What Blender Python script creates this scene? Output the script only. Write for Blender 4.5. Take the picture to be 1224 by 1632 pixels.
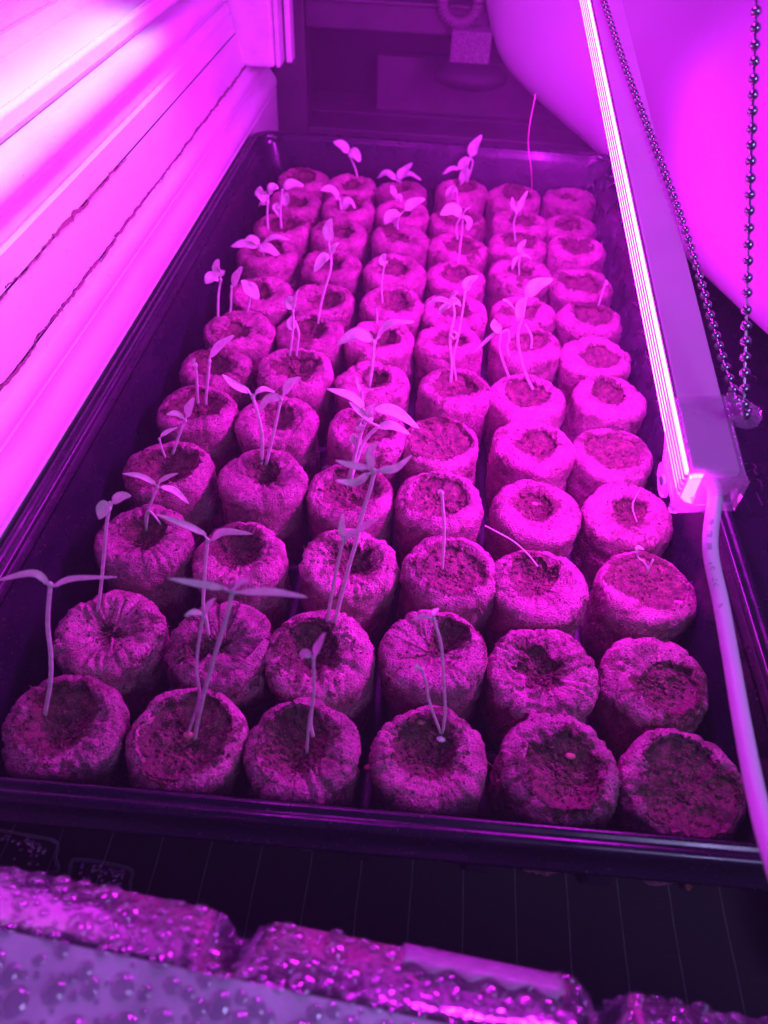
import bpy, bmesh, math, random
import numpy as np
from mathutils import Vector, Matrix

random.seed(11)
rng = np.random.default_rng(7)
for o in list(bpy.data.objects):
    bpy.data.objects.remove(o, do_unlink=True)
scn = bpy.context.scene
COL = scn.collection

# ------------------------------------------------------------------ camera
# metres; tray long axis = +y (away), x to the right, z up, mat at z = 0
CAM = np.array([0.0090, -0.3743, 0.2927])
ROT = np.array([[0.99516, 0.09237, 0.03358],        # image right
                [0.08892, -0.69951, -0.70907],      # image down
                [-0.04198, 0.70867, -0.70429]])     # view direction
FPX = 1226.0
cd = bpy.data.cameras.new('camera')
cam = bpy.data.objects.new('camera', cd)
COL.objects.link(cam)
_r, _d, _f = [Vector(v).normalized() for v in ROT]
m = Matrix((( _r[0], -_d[0], -_f[0], CAM[0]), (_r[1], -_d[1], -_f[1], CAM[1]), (_r[2], -_d[2], -_f[2], CAM[2]), (0, 0, 0, 1)))
cam.matrix_world = m
cd.sensor_fit = 'VERTICAL'
cd.sensor_height = 36.0
cd.lens = 36.0 * FPX / 1632.0
cd.clip_start = 0.01
cd.clip_end = 50
cd.dof.use_dof = True
cd.dof.focus_distance = 0.335
cd.dof.aperture_fstop = 13.0
scn.camera = cam

# ------------------------------------------------------------------ light
LAMP = (0.77, 0.012, 1.0)                # red and blue diodes of the grow bars
LAMP_L = 150.0
world = bpy.data.worlds.new('World')
scn.world = world
world.use_nodes = True
world.node_tree.nodes['Background'].inputs[0].default_value = (0.27, 0.06, 1.0, 1)
world.node_tree.nodes['Background'].inputs[1].default_value = 0.19

def area(name, loc, target, sx, sy, power, col):
    ld = bpy.data.lights.new(name, 'AREA')
    ld.shape = 'RECTANGLE'
    ld.size, ld.size_y, ld.energy, ld.color = sx, sy, power, col
    o = bpy.data.objects.new(name, ld)
    COL.objects.link(o)
    o.location = loc
    o.rotation_euler = (Vector(target) - Vector(loc)).to_track_quat('-Z', 'Y').to_euler()
    return o
# daylight through the gap under the blind, onto the window ledge
wd = area('window_daylight', (-0.152, -0.06, 0.247), (-0.2, -0.06, 0.15), 0.018, 0.42, 0.06, (0.95, 0.95, 1.0))
wd.rotation_euler = (0, math.radians(26), 0)
wd.data.spread = math.radians(54)
# dim daylight of the room behind the photographer
area('room_daylight', (0.30, -0.50, 0.42), (0, -0.33, 0.10), 0.18, 0.09, 0.80, (0.50, 0.40, 1.0))

vs = scn.view_settings
vs.view_transform = 'Standard'
vs.look = 'None'
vs.exposure = 0.25
vs.gamma = 1.0
scn.cycles.use_denoising = True
scn.cycles.max_bounces = 6
scn.cycles.diffuse_bounces = 2
scn.cycles.glossy_bounces = 3
scn.cycles.transmission_bounces = 6
scn.cycles.volume_bounces = 0
scn.cycles.transparent_max_bounces = 10
scn.cycles.use_adaptive_sampling = True
scn.cycles.adaptive_threshold = 0.05
scn.cycles.sample_clamp_indirect = 6.0
scn.cycles.caustics_reflective = False
scn.cycles.caustics_refractive = False

# ------------------------------------------------------------------ helpers
def ray(u, v):
    return ROT.T @ np.array([(u - 612) / FPX, (v - 816) / FPX, 1.0])
def onz(u, v, z): d = ray(u, v); return CAM + d * ((z - CAM[2]) / d[2])
def onx(u, v, x): d = ray(u, v); return CAM + d * ((x - CAM[0]) / d[0])
def ony(u, v, y): d = ray(u, v); return CAM + d * ((y - CAM[1]) / d[1])
def atd(u, v, d): return CAM + ray(u, v) * d
def depth(p): return float((np.asarray(p) - CAM) @ ROT[2])

def tag(o, label=None, cat=None, group=None, kind=None):
    if label: o['label'] = label
    if cat: o['category'] = cat
    if group: o['group'] = group
    if kind: o['kind'] = kind
    return o

def empty(name, loc=(0, 0, 0)):
    o = bpy.data.objects.new(name, None)
    o.empty_display_size = 0.01
    o.location = loc
    COL.objects.link(o)
    return o

class MB:
    def __init__(s): s.v = []; s.f = []; s.uv = None
    def add(s, verts, faces):
        b = len(s.v)
        s.v.extend([tuple(map(float, p)) for p in verts])
        s.f.extend([tuple(i + b for i in f) for f in faces])
    def box(s, c, d, ax=None):
        c = np.asarray(c, float); hx, hy, hz = [q / 2 for q in d]
        A = np.eye(3) if ax is None else np.array(ax, float)
        vv = [c + A[0] * i * hx + A[1] * j * hy + A[2] * k * hz for i in (-1, 1) for j in (-1, 1) for k in (-1, 1)]
        s.add(vv, [(0, 1, 3, 2), (4, 6, 7, 5), (0, 4, 5, 1), (2, 3, 7, 6), (0, 2, 6, 4), (1, 5, 7, 3)])
    def tube(s, pts, rad, n=8, caps=True):
        pts = [np.asarray(p, float) for p in pts]
        m_ = len(pts)
        rad = [rad] * m_ if np.isscalar(rad) else rad
        vv = []; ff = []
        ref = np.array([0.31, 0.9, 0.2])
        for i, p in enumerate(pts):
            t = pts[min(i + 1, m_ - 1)] - pts[max(i - 1, 0)]
            t = t / (np.linalg.norm(t) + 1e-12)
            a = ref - t * (ref @ t); a /= np.linalg.norm(a) + 1e-12
            b = np.cross(t, a); ref = a
            for k in range(n):
                th = 2 * math.pi * k / n
                vv.append(p + (a * math.cos(th) + b * math.sin(th)) * rad[i])
        for i in range(m_ - 1):
            for k in range(n):
                ff.append((i * n + k, i * n + (k + 1) % n, (i + 1) * n + (k + 1) % n, (i + 1) * n + k))
        if caps:
            ff.append(tuple(range(n - 1, -1, -1))); ff.append(tuple((m_ - 1) * n + k for k in range(n)))
        s.add(vv, ff)
    def sphere(s, c, r, nu=10, nv=6, sc=(1, 1, 1), ax=None):
        c = np.asarray(c, float); A = np.eye(3) if ax is None else np.array(ax)
        vv = []; ff = []
        for j in range(nv + 1):
            ph = math.pi * j / nv
            for i in range(nu):
                th = 2 * math.pi * i / nu
                q = np.array([math.sin(ph) * math.cos(th) * sc[0], math.sin(ph) * math.sin(th) * sc[1], math.cos(ph) * sc[2]]) * r
                vv.append(c + q @ A)
        for j in range(nv):
            for i in range(nu):
                ff.append((j * nu + i, (j + 1) * nu + i, (j + 1) * nu + (i + 1) % nu, j * nu + (i + 1) % nu))
        s.add(vv, ff)
    def build(s, name, mat, parent=None, smooth=True, origin=None):
        me = bpy.data.meshes.new(name)
        v = np.array(s.v, float)
        if origin is not None: v = v - np.asarray(origin, float)
        me.from_pydata(v.tolist(), [], s.f)
        if smooth: me.polygons.foreach_set('use_smooth', [True] * len(me.polygons))
        if mat is not None: me.materials.append(mat)
        me.update()
        o = bpy.data.objects.new(name, me)
        COL.objects.link(o)
        if parent is not None:
            o.parent = parent
        elif origin is not None:
            o.location = origin
        return o

def bevel(o, w=0.001, seg=2, ang=40):
    b = o.modifiers.new('bevel', 'BEVEL')
    b.width = w; b.segments = seg; b.limit_method = 'ANGLE'; b.angle_limit = math.radians(ang)
    return o

def spline(pts, n):
    """Catmull-Rom through the points"""
    P = [np.asarray(p, float) for p in pts]
    if len(P) == 2: return [P[0] + (P[1] - P[0]) * i / n for i in range(n + 1)]
    Q = [2 * P[0] - P[1]] + P + [2 * P[-1] - P[-2]]
    out = []
    seg = len(P) - 1
    for i in range(n + 1):
        t = i / n * seg; k = min(int(t), seg - 1); t -= k
        a, b, c, d = Q[k:k + 4]
        out.append(0.5 * (2 * b + (c - a) * t + (2 * a - 5 * b + 4 * c - d) * t * t + (3 * b - a - 3 * c + d) * t ** 3))
    return out

_perm = np.random.default_rng(3).random((64, 64, 64))
def noise3(p):
    """smooth value noise, about -1..1"""
    p = np.asarray(p, float); i = np.floor(p).astype(int); f = p - i; f = f * f * (3 - 2 * f)
    r = 0
    for dx in (0, 1):
        for dy in (0, 1):
            for dz in (0, 1):
                w = (f[..., 0] if dx else 1 - f[..., 0]) * (f[..., 1] if dy else 1 - f[..., 1]) * (f[..., 2] if dz else 1 - f[..., 2])
                r = r + w * _perm[(i[..., 0] + dx) % 64, (i[..., 1] + dy) % 64, (i[..., 2] + dz) % 64]
    return r * 2 - 1

# ------------------------------------------------------------------ materials
class NT:
    def __init__(s, name):
        s.m = bpy.data.materials.new(name); s.m.use_nodes = True
        s.t = s.m.node_tree; s.t.nodes.clear()
        s.out = s.n('ShaderNodeOutputMaterial')
    def n(s, typ, **kw):
        nd = s.t.nodes.new(typ)
        for k, v in kw.items():
            if k.startswith('i_'):
                key = k[2:].replace('_', ' ')
                nd.inputs[int(key) if key.isdigit() else key].default_value = v
            else: setattr(nd, k, v)
        return nd
    def l(s, a, b): s.t.links.new(a, b)
    def coord(s, rand=True):
        tc = s.n('ShaderNodeTexCoord')
        if not rand: return tc.outputs['Object']
        oi = s.n('ShaderNodeObjectInfo')
        mul = s.n('ShaderNodeMath', operation='MULTIPLY', i_1=37.0); s.l(oi.outputs['Random'], mul.inputs[0])
        add = s.n('ShaderNodeVectorMath', operation='ADD'); s.l(tc.outputs['Object'], add.inputs[0]); s.l(mul.outputs[0], add.inputs[1])
        return add.outputs[0]
    def noise(s, vec, scale, detail=4, rough=0.55):
        nd = s.n('ShaderNodeTexNoise', i_Scale=scale, i_Detail=detail, i_Roughness=rough); s.l(vec, nd.inputs['Vector']); return nd.outputs['Fac']
    def ramp(s, fac, stops):
        r = s.n('ShaderNodeValToRGB'); e = r.color_ramp.elements
        while len(e) < len(stops): e.new(0.5)
        for k, (p, c) in enumerate(stops):
            e[k].position = p; e[k].color = (*c, 1) if len(c) == 3 else c
        s.l(fac, r.inputs[0]); return r.outputs[0]
    def bump(s, h, strength, dist, prev=None):
        b = s.n('ShaderNodeBump', i_Strength=strength, i_Distance=dist); s.l(h, b.inputs['Height'])
        if prev is not None: s.l(prev, b.inputs['Normal'])
        return b.outputs[0]
    def pbsdf(s, **kw):
        p = s.n('ShaderNodeBsdfPrincipled')
        for k, v in kw.items(): p.inputs[k.replace('_', ' ')].default_value = v
        s.l(p.outputs[0], s.out.inputs[0]); return p

def simple(name, col, rough=0.5, var=0.0, nscale=60, bstr=0.0, bdist=0.0005, bscale=300, **kw):
    t = NT(name); p = t.pbsdf(Roughness=rough, **kw)
    c = t.coord()
    if var:
        lo = tuple(x * (1 - var) for x in col); hi = tuple(min(1, x * (1 + var)) for x in col)
        t.l(t.ramp(t.noise(c, nscale, 5), [(0.3, lo), (0.7, hi)]), p.inputs['Base Color'])
        mr = t.n('ShaderNodeMapRange'); mr.inputs[3].default_value = rough * 0.8; mr.inputs[4].default_value = min(1, rough * 1.25)
        t.l(t.noise(c, nscale * 2.3, 4), mr.inputs[0]); t.l(mr.outputs[0], p.inputs['Roughness'])
    else:
        p.inputs['Base Color'].default_value = (*col, 1)
    if bstr: t.l(t.bump(t.noise(c, bscale, 5), bstr, bdist), p.inputs['Normal'])
    return t.m

def mat_skin():
    t = NT('pellet_netting'); p = t.pbsdf(Roughness=0.62)
    c = t.coord()
    uv = t.n('ShaderNodeUVMap').outputs[0]
    oi = t.n('ShaderNodeObjectInfo')
    big = t.noise(c, 95, 3, 0.6)
    mid = t.noise(c, 480, 3, 0.75)
    fine = t.noise(c, 1250, 2, 0.7)
    base = t.ramp(big, [(0.30, (0.24, 0.085, 0.12)), (0.50, (0.47, 0.175, 0.275)), (0.74, (0.62, 0.255, 0.39))])
    m1 = t.n('ShaderNodeMixRGB', blend_type='MULTIPLY', i_Fac=0.85); t.l(base, m1.inputs[1])
    t.l(t.ramp(mid, [(0.28, (0.40, 0.37, 0.37)), (0.47, (0.88, 0.86, 0.85)), (0.72, (1.25, 1.25, 1.25))]), m1.inputs[2])
    m2 = t.n('ShaderNodeMixRGB', blend_type='MULTIPLY', i_Fac=0.55); t.l(m1.outputs[0], m2.inputs[1])
    t.l(t.ramp(fine, [(0.33, (0.5, 0.48, 0.48)), (0.52, (1.0, 1.0, 1.0)), (0.72, (1.35, 1.35, 1.35))]), m2.inputs[2])
    m3 = t.n('ShaderNodeMixRGB', blend_type='MULTIPLY', i_Fac=0.4); t.l(m2.outputs[0], m3.inputs[1]); m2 = m3
    NETC = m3.inputs[2]
    # every pellet a little lighter or darker
    hv = t.n('ShaderNodeHueSaturation'); mr = t.n('ShaderNodeMapRange'); mr.inputs[3].default_value = 0.78; mr.inputs[4].default_value = 1.18
    t.l(oi.outputs['Random'], mr.inputs[0]); t.l(mr.outputs[0], hv.inputs['Value']); t.l(m2.outputs[0], hv.inputs['Color'])
    # peat rubbed into the net, strongest where it frays at the hollow
    at = t.n('ShaderNodeAttribute', attribute_name='soil')
    dn = t.n('ShaderNodeMath', operation='MULTIPLY_ADD', i_1=1.6, i_2=-0.8); t.l(t.noise(c, 330, 3, 0.7), dn.inputs[0])
    ds = t.n('ShaderNodeMath', operation='ADD'); ds.use_clamp = True; t.l(at.outputs['Fac'], ds.inputs[0]); t.l(dn.outputs[0], ds.inputs[1])
    sm = t.n('ShaderNodeMapRange', interpolation_type='SMOOTHSTEP'); sm.inputs[1].default_value = 0.38; sm.inputs[2].default_value = 0.62; t.l(ds.outputs[0], sm.inputs[0])
    dm = t.n('ShaderNodeMixRGB'); t.l(sm.outputs[0], dm.inputs[0]); t.l(hv.outputs[0], dm.inputs[1])
    t.l(t.ramp(fine, [(0.3, (0.045, 0.018, 0.016)), (0.7, (0.21, 0.09, 0.08))]), dm.inputs[2])
    t.l(dm.outputs[0], p.inputs['Base Color'])
    # woven net relief along the skin
    mp = t.n('ShaderNodeMapping'); mp.inputs['Rotation'].default_value = (0, 0, 0.5); t.l(uv, mp.inputs[0])
    dv = t.n('ShaderNodeVectorMath', operation='ADD'); t.l(mp.outputs[0], dv.inputs[0])
    nz = t.n('ShaderNodeTexNoise', i_Scale=220, i_Detail=3); t.l(c, nz.inputs['Vector'])
    sc = t.n('ShaderNodeVectorMath', operation='SCALE'); sc.inputs['Scale'].default_value = 0.004; t.l(nz.outputs['Color'], sc.inputs[0]); t.l(sc.outputs[0], dv.inputs[1])
    w1 = t.n('ShaderNodeTexWave', wave_type='BANDS', bands_direction='X', i_Scale=230, i_Distortion=1.5); t.l(dv.outputs[0], w1.inputs[0])
    w2 = t.n('ShaderNodeTexWave', wave_type='BANDS', bands_direction='Y', i_Scale=230, i_Distortion=1.5); t.l(dv.outputs[0], w2.inputs[0])
    mx = t.n('ShaderNodeMath', operation='MAXIMUM'); t.l(w1.outputs[1], mx.inputs[0]); t.l(w2.outputs[1], mx.inputs[1])
    t.l(t.ramp(mx.outputs[0], [(0.35, (0.45, 0.45, 0.45)), (0.8, (1.15, 1.15, 1.15))]), NETC)
    b1 = t.bump(mx.outputs[0], 0.55, 0.0006)
    b2 = t.bump(mid, 0.9, 0.0022, b1)
    b3 = t.bump(fine, 0.8, 0.0008, b2)
    t.l(b3, p.inputs['Normal'])
    r = t.n('ShaderNodeMapRange'); r.inputs[1].default_value = 0.35; r.inputs[2].default_value = 0.7; r.inputs[3].default_value = 0.30; r.inputs[4].default_value = 0.7
    t.l(mid, r.inputs[0]); t.l(r.outputs[0], p.inputs['Roughness'])
    return t.m

def mat_peat():
    t = NT('wet_peat'); p = t.pbsdf(Roughness=0.6)
    c = t.coord()
    n1 = t.noise(c, 260, 4, 0.7); n2 = t.noise(c, 1300, 2, 0.65)
    col = t.ramp(n1, [(0.30, (0.045, 0.018, 0.018)), (0.5, (0.155, 0.062, 0.060)), (0.72, (0.30, 0.13, 0.12))])
    mm = t.n('ShaderNodeMixRGB', blend_type='MULTIPLY', i_Fac=0.8); t.l(col, mm.inputs[1])
    t.l(t.ramp(n2, [(0.3, (0.3, 0.3, 0.3)), (0.6, (1, 1, 1)), (0.78, (2.0, 1.9, 1.7))]), mm.inputs[2])
    t.l(mm.outputs[0], p.inputs['Base Color'])
    b = t.bump(n1, 0.9, 0.002); b = t.bump(n2, 0.9, 0.0008, b)
    t.l(b, p.inputs['Normal'])
    return t.m

def mat_leaf(name, col, trans=0.25):
    t = NT(name); c = t.coord()
    lo = tuple(x * 0.86 for x in col); hi = tuple(min(1, x * 1.1) for x in col)
    colr = t.ramp(t.noise(c, 350, 3), [(0.3, lo), (0.7, hi)])
    p = t.n('ShaderNodeBsdfPrincipled', i_Roughness=0.42)
    t.l(colr, p.inputs['Base Color'])
    t.l(t.bump(t.noise(c, 900, 3), 0.25, 0.0003), p.inputs['Normal'])
    tr = t.n('ShaderNodeBsdfTranslucent'); t.l(colr, tr.inputs[0])
    mx = t.n('ShaderNodeMixShader'); mx.inputs[0].default_value = trans
    t.l(p.outputs[0], mx.inputs[1]); t.l(tr.outputs[0], mx.inputs[2]); t.l(mx.outputs[0], t.out.inputs[0])
    return t.m

def mat_clear(name, fog=0.1, rough=0.05, fogcol=(0.8, 0.8, 0.85), gloss=1.0, fognoise=0.0, nscale=40, tint=(0.97, 0.97, 0.98), thru=0.5):
    """thin clear plastic: sees through, reflects at grazing angles, with a film of haze"""
    t = NT(name); c = t.coord()
    tr = t.n('ShaderNodeBsdfTransparent'); tr.inputs[0].default_value = (*tint, 1)
    gl = t.n('ShaderNodeBsdfGlossy', i_Roughness=rough); gl.inputs[0].default_value = (0.95, 0.95, 0.95, 1)
    lw = t.n('ShaderNodeFresnel', i_IOR=1.5)
    nb = t.bump(t.noise(c, 120, 3), 0.25, 0.002); t.l(nb, gl.inputs['Normal']); t.l(nb, lw.inputs['Normal'])
    df = t.n('ShaderNodeBsdfDiffuse'); df.inputs[0].default_value = (*fogcol, 1)
    tl = t.n('ShaderNodeBsdfTranslucent'); tl.inputs[0].default_value = (*fogcol, 1)
    ds = t.n('ShaderNodeMixShader'); ds.inputs[0].default_value = thru; t.l(df.outputs[0], ds.inputs[1]); t.l(tl.outputs[0], ds.inputs[2])
    m1 = t.n('ShaderNodeMixShader'); t.l(tr.outputs[0], m1.inputs[1]); t.l(ds.outputs[0], m1.inputs[2])
    if fognoise:
        mr = t.n('ShaderNodeMapRange'); mr.inputs[1].default_value = 0.3; mr.inputs[2].default_value = 0.7
        mr.inputs[3].default_value = max(0, fog - fognoise); mr.inputs[4].default_value = fog + fognoise
        t.l(t.noise(c, nscale, 5), mr.inputs[0]); t.l(mr.outputs[0], m1.inputs[0])
    else: m1.inputs[0].default_value = fog
    m2 = t.n('ShaderNodeMixShader'); mg = t.n('ShaderNodeMath', operation='MULTIPLY', i_1=gloss); t.l(lw.outputs[0], mg.inputs[0]); t.l(mg.outputs[0], m2.inputs[0])
    t.l(m1.outputs[0], m2.inputs[1]); t.l(gl.outputs[0], m2.inputs[2]); t.l(m2.outputs[0], t.out.inputs[0])
    return t.m

def mat_glow(f=1.0):
    t = NT('led_diffuser'); e = t.n('ShaderNodeEmission', i_Strength=LAMP_L * f); e.inputs[0].default_value = (*LAMP, 1)
    t.l(e.outputs[0], t.out.inputs[0]); return t.m

def mat_pvc():
    t = NT('white_pvc'); p = t.pbsdf(Roughness=0.38); c = t.coord(False)
    sp = t.n('ShaderNodeMixRGB'); sp.inputs[2].default_value = (0.30, 0.20, 0.22, 1)                 # specks of dirt
    st = t.n('ShaderNodeMapping'); st.inputs['Scale'].default_value = (1, 0.25, 1); t.l(c, st.inputs[0])
    t.l(t.ramp(t.noise(st.outputs[0], 55, 6, 0.6), [(0.28, (0.66, 0.63, 0.63)), (0.5, (0.78, 0.77, 0.77)), (0.8, (0.82, 0.81, 0.80))]), sp.inputs[1])
    t.l(t.ramp(t.noise(c, 620, 2), [(0.70, (0, 0, 0)), (0.755, (0.8, 0.8, 0.8))]), sp.inputs[0]); t.l(sp.outputs[0], p.inputs['Base Color'])
    t.l(t.bump(t.noise(c, 260, 4), 0.12, 0.0008), p.inputs['Normal'])
    mr = t.n('ShaderNodeMapRange'); mr.inputs[3].default_value = 0.28; mr.inputs[4].default_value = 0.55
    t.l(t.noise(st.outputs[0], 80, 5), mr.inputs[0]); t.l(mr.outputs[0], p.inputs['Roughness'])
    return t.m

def mat_mat():
    t = NT('black_mat'); p = t.pbsdf(Roughness=0.6); c = t.coord(False)
    sx = t.n('ShaderNodeSeparateXYZ'); t.l(c, sx.inputs[0])
    nz = t.noise(c, 30, 2)
    ad = t.n('ShaderNodeMath', operation='MULTIPLY_ADD', i_1=0.0016); t.l(nz, ad.inputs[0]); t.l(sx.outputs[0], ad.inputs[2])
    md = t.n('ShaderNodeMath', operation='PINGPONG', i_1=0.0094); t.l(ad.outputs[0], md.inputs[0])
    lt = t.n('ShaderNodeMath', operation='LESS_THAN', i_1=0.00032); t.l(md.outputs[0], lt.inputs[0])
    mk = t.n('ShaderNodeMath', operation='MULTIPLY'); t.l(lt.outputs[0], mk.inputs[0]); t.l(t.noise(c, 160, 4), mk.inputs[1])
    mx = t.n('ShaderNodeMixRGB'); t.l(mk.outputs[0], mx.inputs[0]); mx.inputs[1].default_value = (0.012, 0.011, 0.013, 1); mx.inputs[2].default_value = (0.14, 0.15, 0.15, 1)
    t.l(mx.outputs[0], p.inputs['Base Color'])
    t.l(t.bump(t.noise(c, 500, 4), 0.3, 0.0005), p.inputs['Normal'])
    return t.m

def mat_tray():
    t = NT('black_tray_plastic'); p = t.pbsdf(Roughness=0.22); c = t.coord(False)
    p.inputs['Base Color'].default_value = (0.016, 0.015, 0.018, 1)
    dust = t.ramp(t.noise(c, 900, 3), [(0.64, (0.009, 0.007, 0.016)), (0.72, (0.10, 0.07, 0.07))])
    t.l(dust, p.inputs['Base Color'])
    mr = t.n('ShaderNodeMapRange'); mr.inputs[1].default_value = 0.3; mr.inputs[2].default_value = 0.75; mr.inputs[3].default_value = 0.16; mr.inputs[4].default_value = 0.42
    t.l(t.noise(c, 45, 5), mr.inputs[0]); t.l(mr.outputs[0], p.inputs['Roughness'])
    t.l(t.bump(t.noise(c, 70, 3), 0.12, 0.002), p.inputs['Normal'])
    return t.m

M = dict(
    skin=mat_skin(), peat=mat_peat(),
    leaf=mat_leaf('seedling_leaf', (0.82, 0.96, 0.74), 0.45), stem=mat_leaf('seedling_stem', (0.80, 0.86, 0.72), 0.3),
    fibre=simple('plant_fibre', (0.42, 0.30, 0.22), 0.6, 0.3, 500),
    seed=simple('seed_coat', (0.50, 0.16, 0.17), 0.45, 0.2, 700), seedpale=simple('pale_seed', (0.75, 0.72, 0.70), 0.4),
    tray=mat_tray(), mat=mat_mat(), pvc=mat_pvc(), glow=mat_glow(0.52), glow2=mat_glow(0.66), fin=simple('dark_fin', (0.02, 0.024, 0.02), 0.7), matt=simple('matt_black_plastic', (0.018, 0.014, 0.03), 0.55),
    mould=simple('black_mould', (0.22, 0.08, 0.12), 0.8, 0.4, 900),
    alu=simple('painted_aluminium', (0.55, 0.55, 0.56), 0.45, 0.04, 40, Metallic=0.0),
    rib=simple('diffuser_groove', (0.50, 0.56, 0.48), 0.5),
    cap=mat_clear('clear_cap', 0.16, 0.08, (0.95, 0.9, 0.95), 0.25), capglow=mat_clear('frosted_cap', 0.16, 0.1, (0.95, 0.92, 0.95), 0.4), steel=simple('nickel_bead', (0.50, 0.48, 0.50), 0.22, 0.08, 900, Metallic=1.0),
    cord=simple('white_cord', (0.80, 0.80, 0.80), 0.45, 0.03, 60), print=simple('grey_print', (0.42, 0.42, 0.44), 0.6),
    fabric=simple('white_fabric', (0.52, 0.52, 0.56), 0.85, 0.03, 25, 0.08, 0.001, 900),
    dark=simple('dark_wood', (0.060, 0.048, 0.062), 0.5, 0.25, 25, 0.1, 0.001, 200), darker=simple('black_paint', (0.012, 0.010, 0.013), 0.55, 0.2, 40),
    dpanel=simple('grey_panel', (0.10, 0.08, 0.10), 0.6, 0.2, 30), hose=simple('rubber_hose', (0.14, 0.11, 0.13), 0.5), knit=simple('grey_weave', (0.22, 0.19, 0.22), 0.8, 0.4, 500, 0.6, 0.001, 700),
    lid=mat_clear('clear_lid', 0.085, 0.07, (0.88, 0.86, 0.94), 0.45, 0.06, 60, thru=0.25),
    fog=mat_clear('misted_lid', 0.78, 0.12, (0.92, 0.90, 0.96), 1.0, 0.20, 90, thru=0.12),
    tape=mat_clear('hazy_tape', 0.72, 0.3, (0.85, 0.82, 0.86), 0.6, 0.15, 220),
    wall=simple('room_wall', (0.25, 0.22, 0.25), 0.8, 0.1, 8), thread=simple('red_thread', (0.75, 0.12, 0.45), 0.6), pale=simple('pale_thread', (0.75, 0.7, 0.68), 0.6),
    residue=simple('peat_residue', (0.30, 0.10, 0.07), 0.7, 0.4, 900),
)
def mat_drop():
    t = NT('water_drop')
    g = t.n('ShaderNodeBsdfRefraction', i_Roughness=0.0, i_IOR=1.33); g.inputs[0].default_value = (0.98, 0.98, 1, 1)
    tr = t.n('ShaderNodeBsdfTransparent'); m0 = t.n('ShaderNodeMixShader'); m0.inputs[0].default_value = 0.22; t.l(tr.outputs[0], m0.inputs[1]); t.l(g.outputs[0], m0.inputs[2])
    df = t.n('ShaderNodeBsdfTranslucent'); df.inputs[0].default_value = (0.9, 0.88, 0.95, 1)
    m1 = t.n('ShaderNodeMixShader'); m1.inputs[0].default_value = 0.03; t.l(m0.outputs[0], m1.inputs[1]); t.l(df.outputs[0], m1.inputs[2])
    gl = t.n('ShaderNodeBsdfGlossy', i_Roughness=0.035); mx = t.n('ShaderNodeMixShader'); mx.inputs[0].default_value = 0.21; t.l(m1.outputs[0], mx.inputs[1]); t.l(gl.outputs[0], mx.inputs[2]); t.l(mx.outputs[0], t.out.inputs[0])
    return t.m
M['drop'] = mat_drop()

# ------------------------------------------------------------------ the setting: mat, wall behind
mb = MB(); mb.add([(-0.9, -1.2, -0.006), (0.9, -1.2, -0.006), (0.9, 1.3, -0.006), (-0.9, 1.3, -0.006)], [(0, 1, 2, 3)])
tag(mb.build('table_top', M['dark'], smooth=False), kind='structure')
mb = MB(); mb.box((0.02, -0.06, -0.002), (0.50, 0.84, 0.004))
tag(bevel(mb.build('lined_mat', M['mat'], smooth=False, origin=(0.02, -0.06, 0)), 0.001), 'black mat with faint parallel grey lines under the tray', 'mat')
mb = MB(); mb.add([(-0.9, 0.9, -0.006), (0.9, 0.9, -0.006), (0.9, 0.9, 1.2), (-0.9, 0.9, 1.2)], [(0, 1, 2, 3)])
tag(mb.build('wall_back', M['wall'], smooth=False), kind='structure')

# ------------------------------------------------------------------ window frame along the left
def extrude_y(prof, y0, y1, ny=2):
    """profile list of (x, z) swept along y"""
    b = MB(); n = len(prof)
    ys = [y0 + (y1 - y0) * k / (ny - 1) for k in range(ny)]
    b.add([(x, y, z) for y in ys for (x, z) in prof], [(k * n + i, k * n + i + 1, (k + 1) * n + i + 1, (k + 1) * n + i) for k in range(ny - 1) for i in range(n - 1)])
    return b
win = empty('window_frame', (-0.18, 0.1, 0.0))
tag(win, 'white plastic window frame with dark mould lines, along the left of the tray', 'window frame')
def child(o, parent):
    o.parent = parent; o.matrix_parent_inverse = Matrix.Translation(-Vector(parent.location)); return o
def wpart(name, prof, y0, y1, mat=None):
    o = extrude_y(prof, y0, y1, 40).build(name, mat or M['pvc'], smooth=True)
    w = o.modifiers.new('edge', 'EDGE_SPLIT'); w.split_angle = math.radians(32)
    return child(o, win)
Y0, Y1 = -0.55, 0.40
def arc(cx, cz, r, a0, a1, n=8):
    return [(cx + r * math.cos(math.radians(a0 + (a1 - a0) * k / n)), cz + r * math.sin(math.radians(a0 + (a1 - a0) * k / n))) for k in range(n + 1)]
# lowest moulding: rounded, above the tray rim
wpart('lower_moulding', [(-0.1565, -0.004), (-0.1560, 0.062), (-0.1552, 0.0645)] + arc(-0.1660, 0.0700, 0.0108, -30, 48, 10) + [(-0.1600, 0.0800), (-0.1612, 0.0835), (-0.1600, 0.0860)] + arc(-0.1665, 0.0890, 0.0062, -20, 75, 8) + [(-0.1668, 0.0985)], Y0, Y1)
wpart('lower_board', [(-0.1700, 0.0960), (-0.1676, 0.0990), (-0.1680, 0.1025), (-0.1718, 0.1240)], Y0, Y1)
wpart('upper_board', [(-0.1755, 0.1220), (-0.1722, 0.1248), (-0.1730, 0.1290), (-0.1738, 0.1365), (-0.1762, 0.1374), (-0.1756, 0.1392), (-0.1770, 0.1450), (-0.1830, 0.1490)], Y0, 0.33)
wpart('round_bead', [(-0.1850, 0.1460)] + arc(-0.1815, 0.1545, 0.0082, -75, 110, 16) + [(-0.1920, 0.1618)], Y0, 0.33)
wpart('recess', [(-0.1875, 0.1570), (-0.1895, 0.1610), (-0.1895, 0.1745)], Y0, 0.33)
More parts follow.
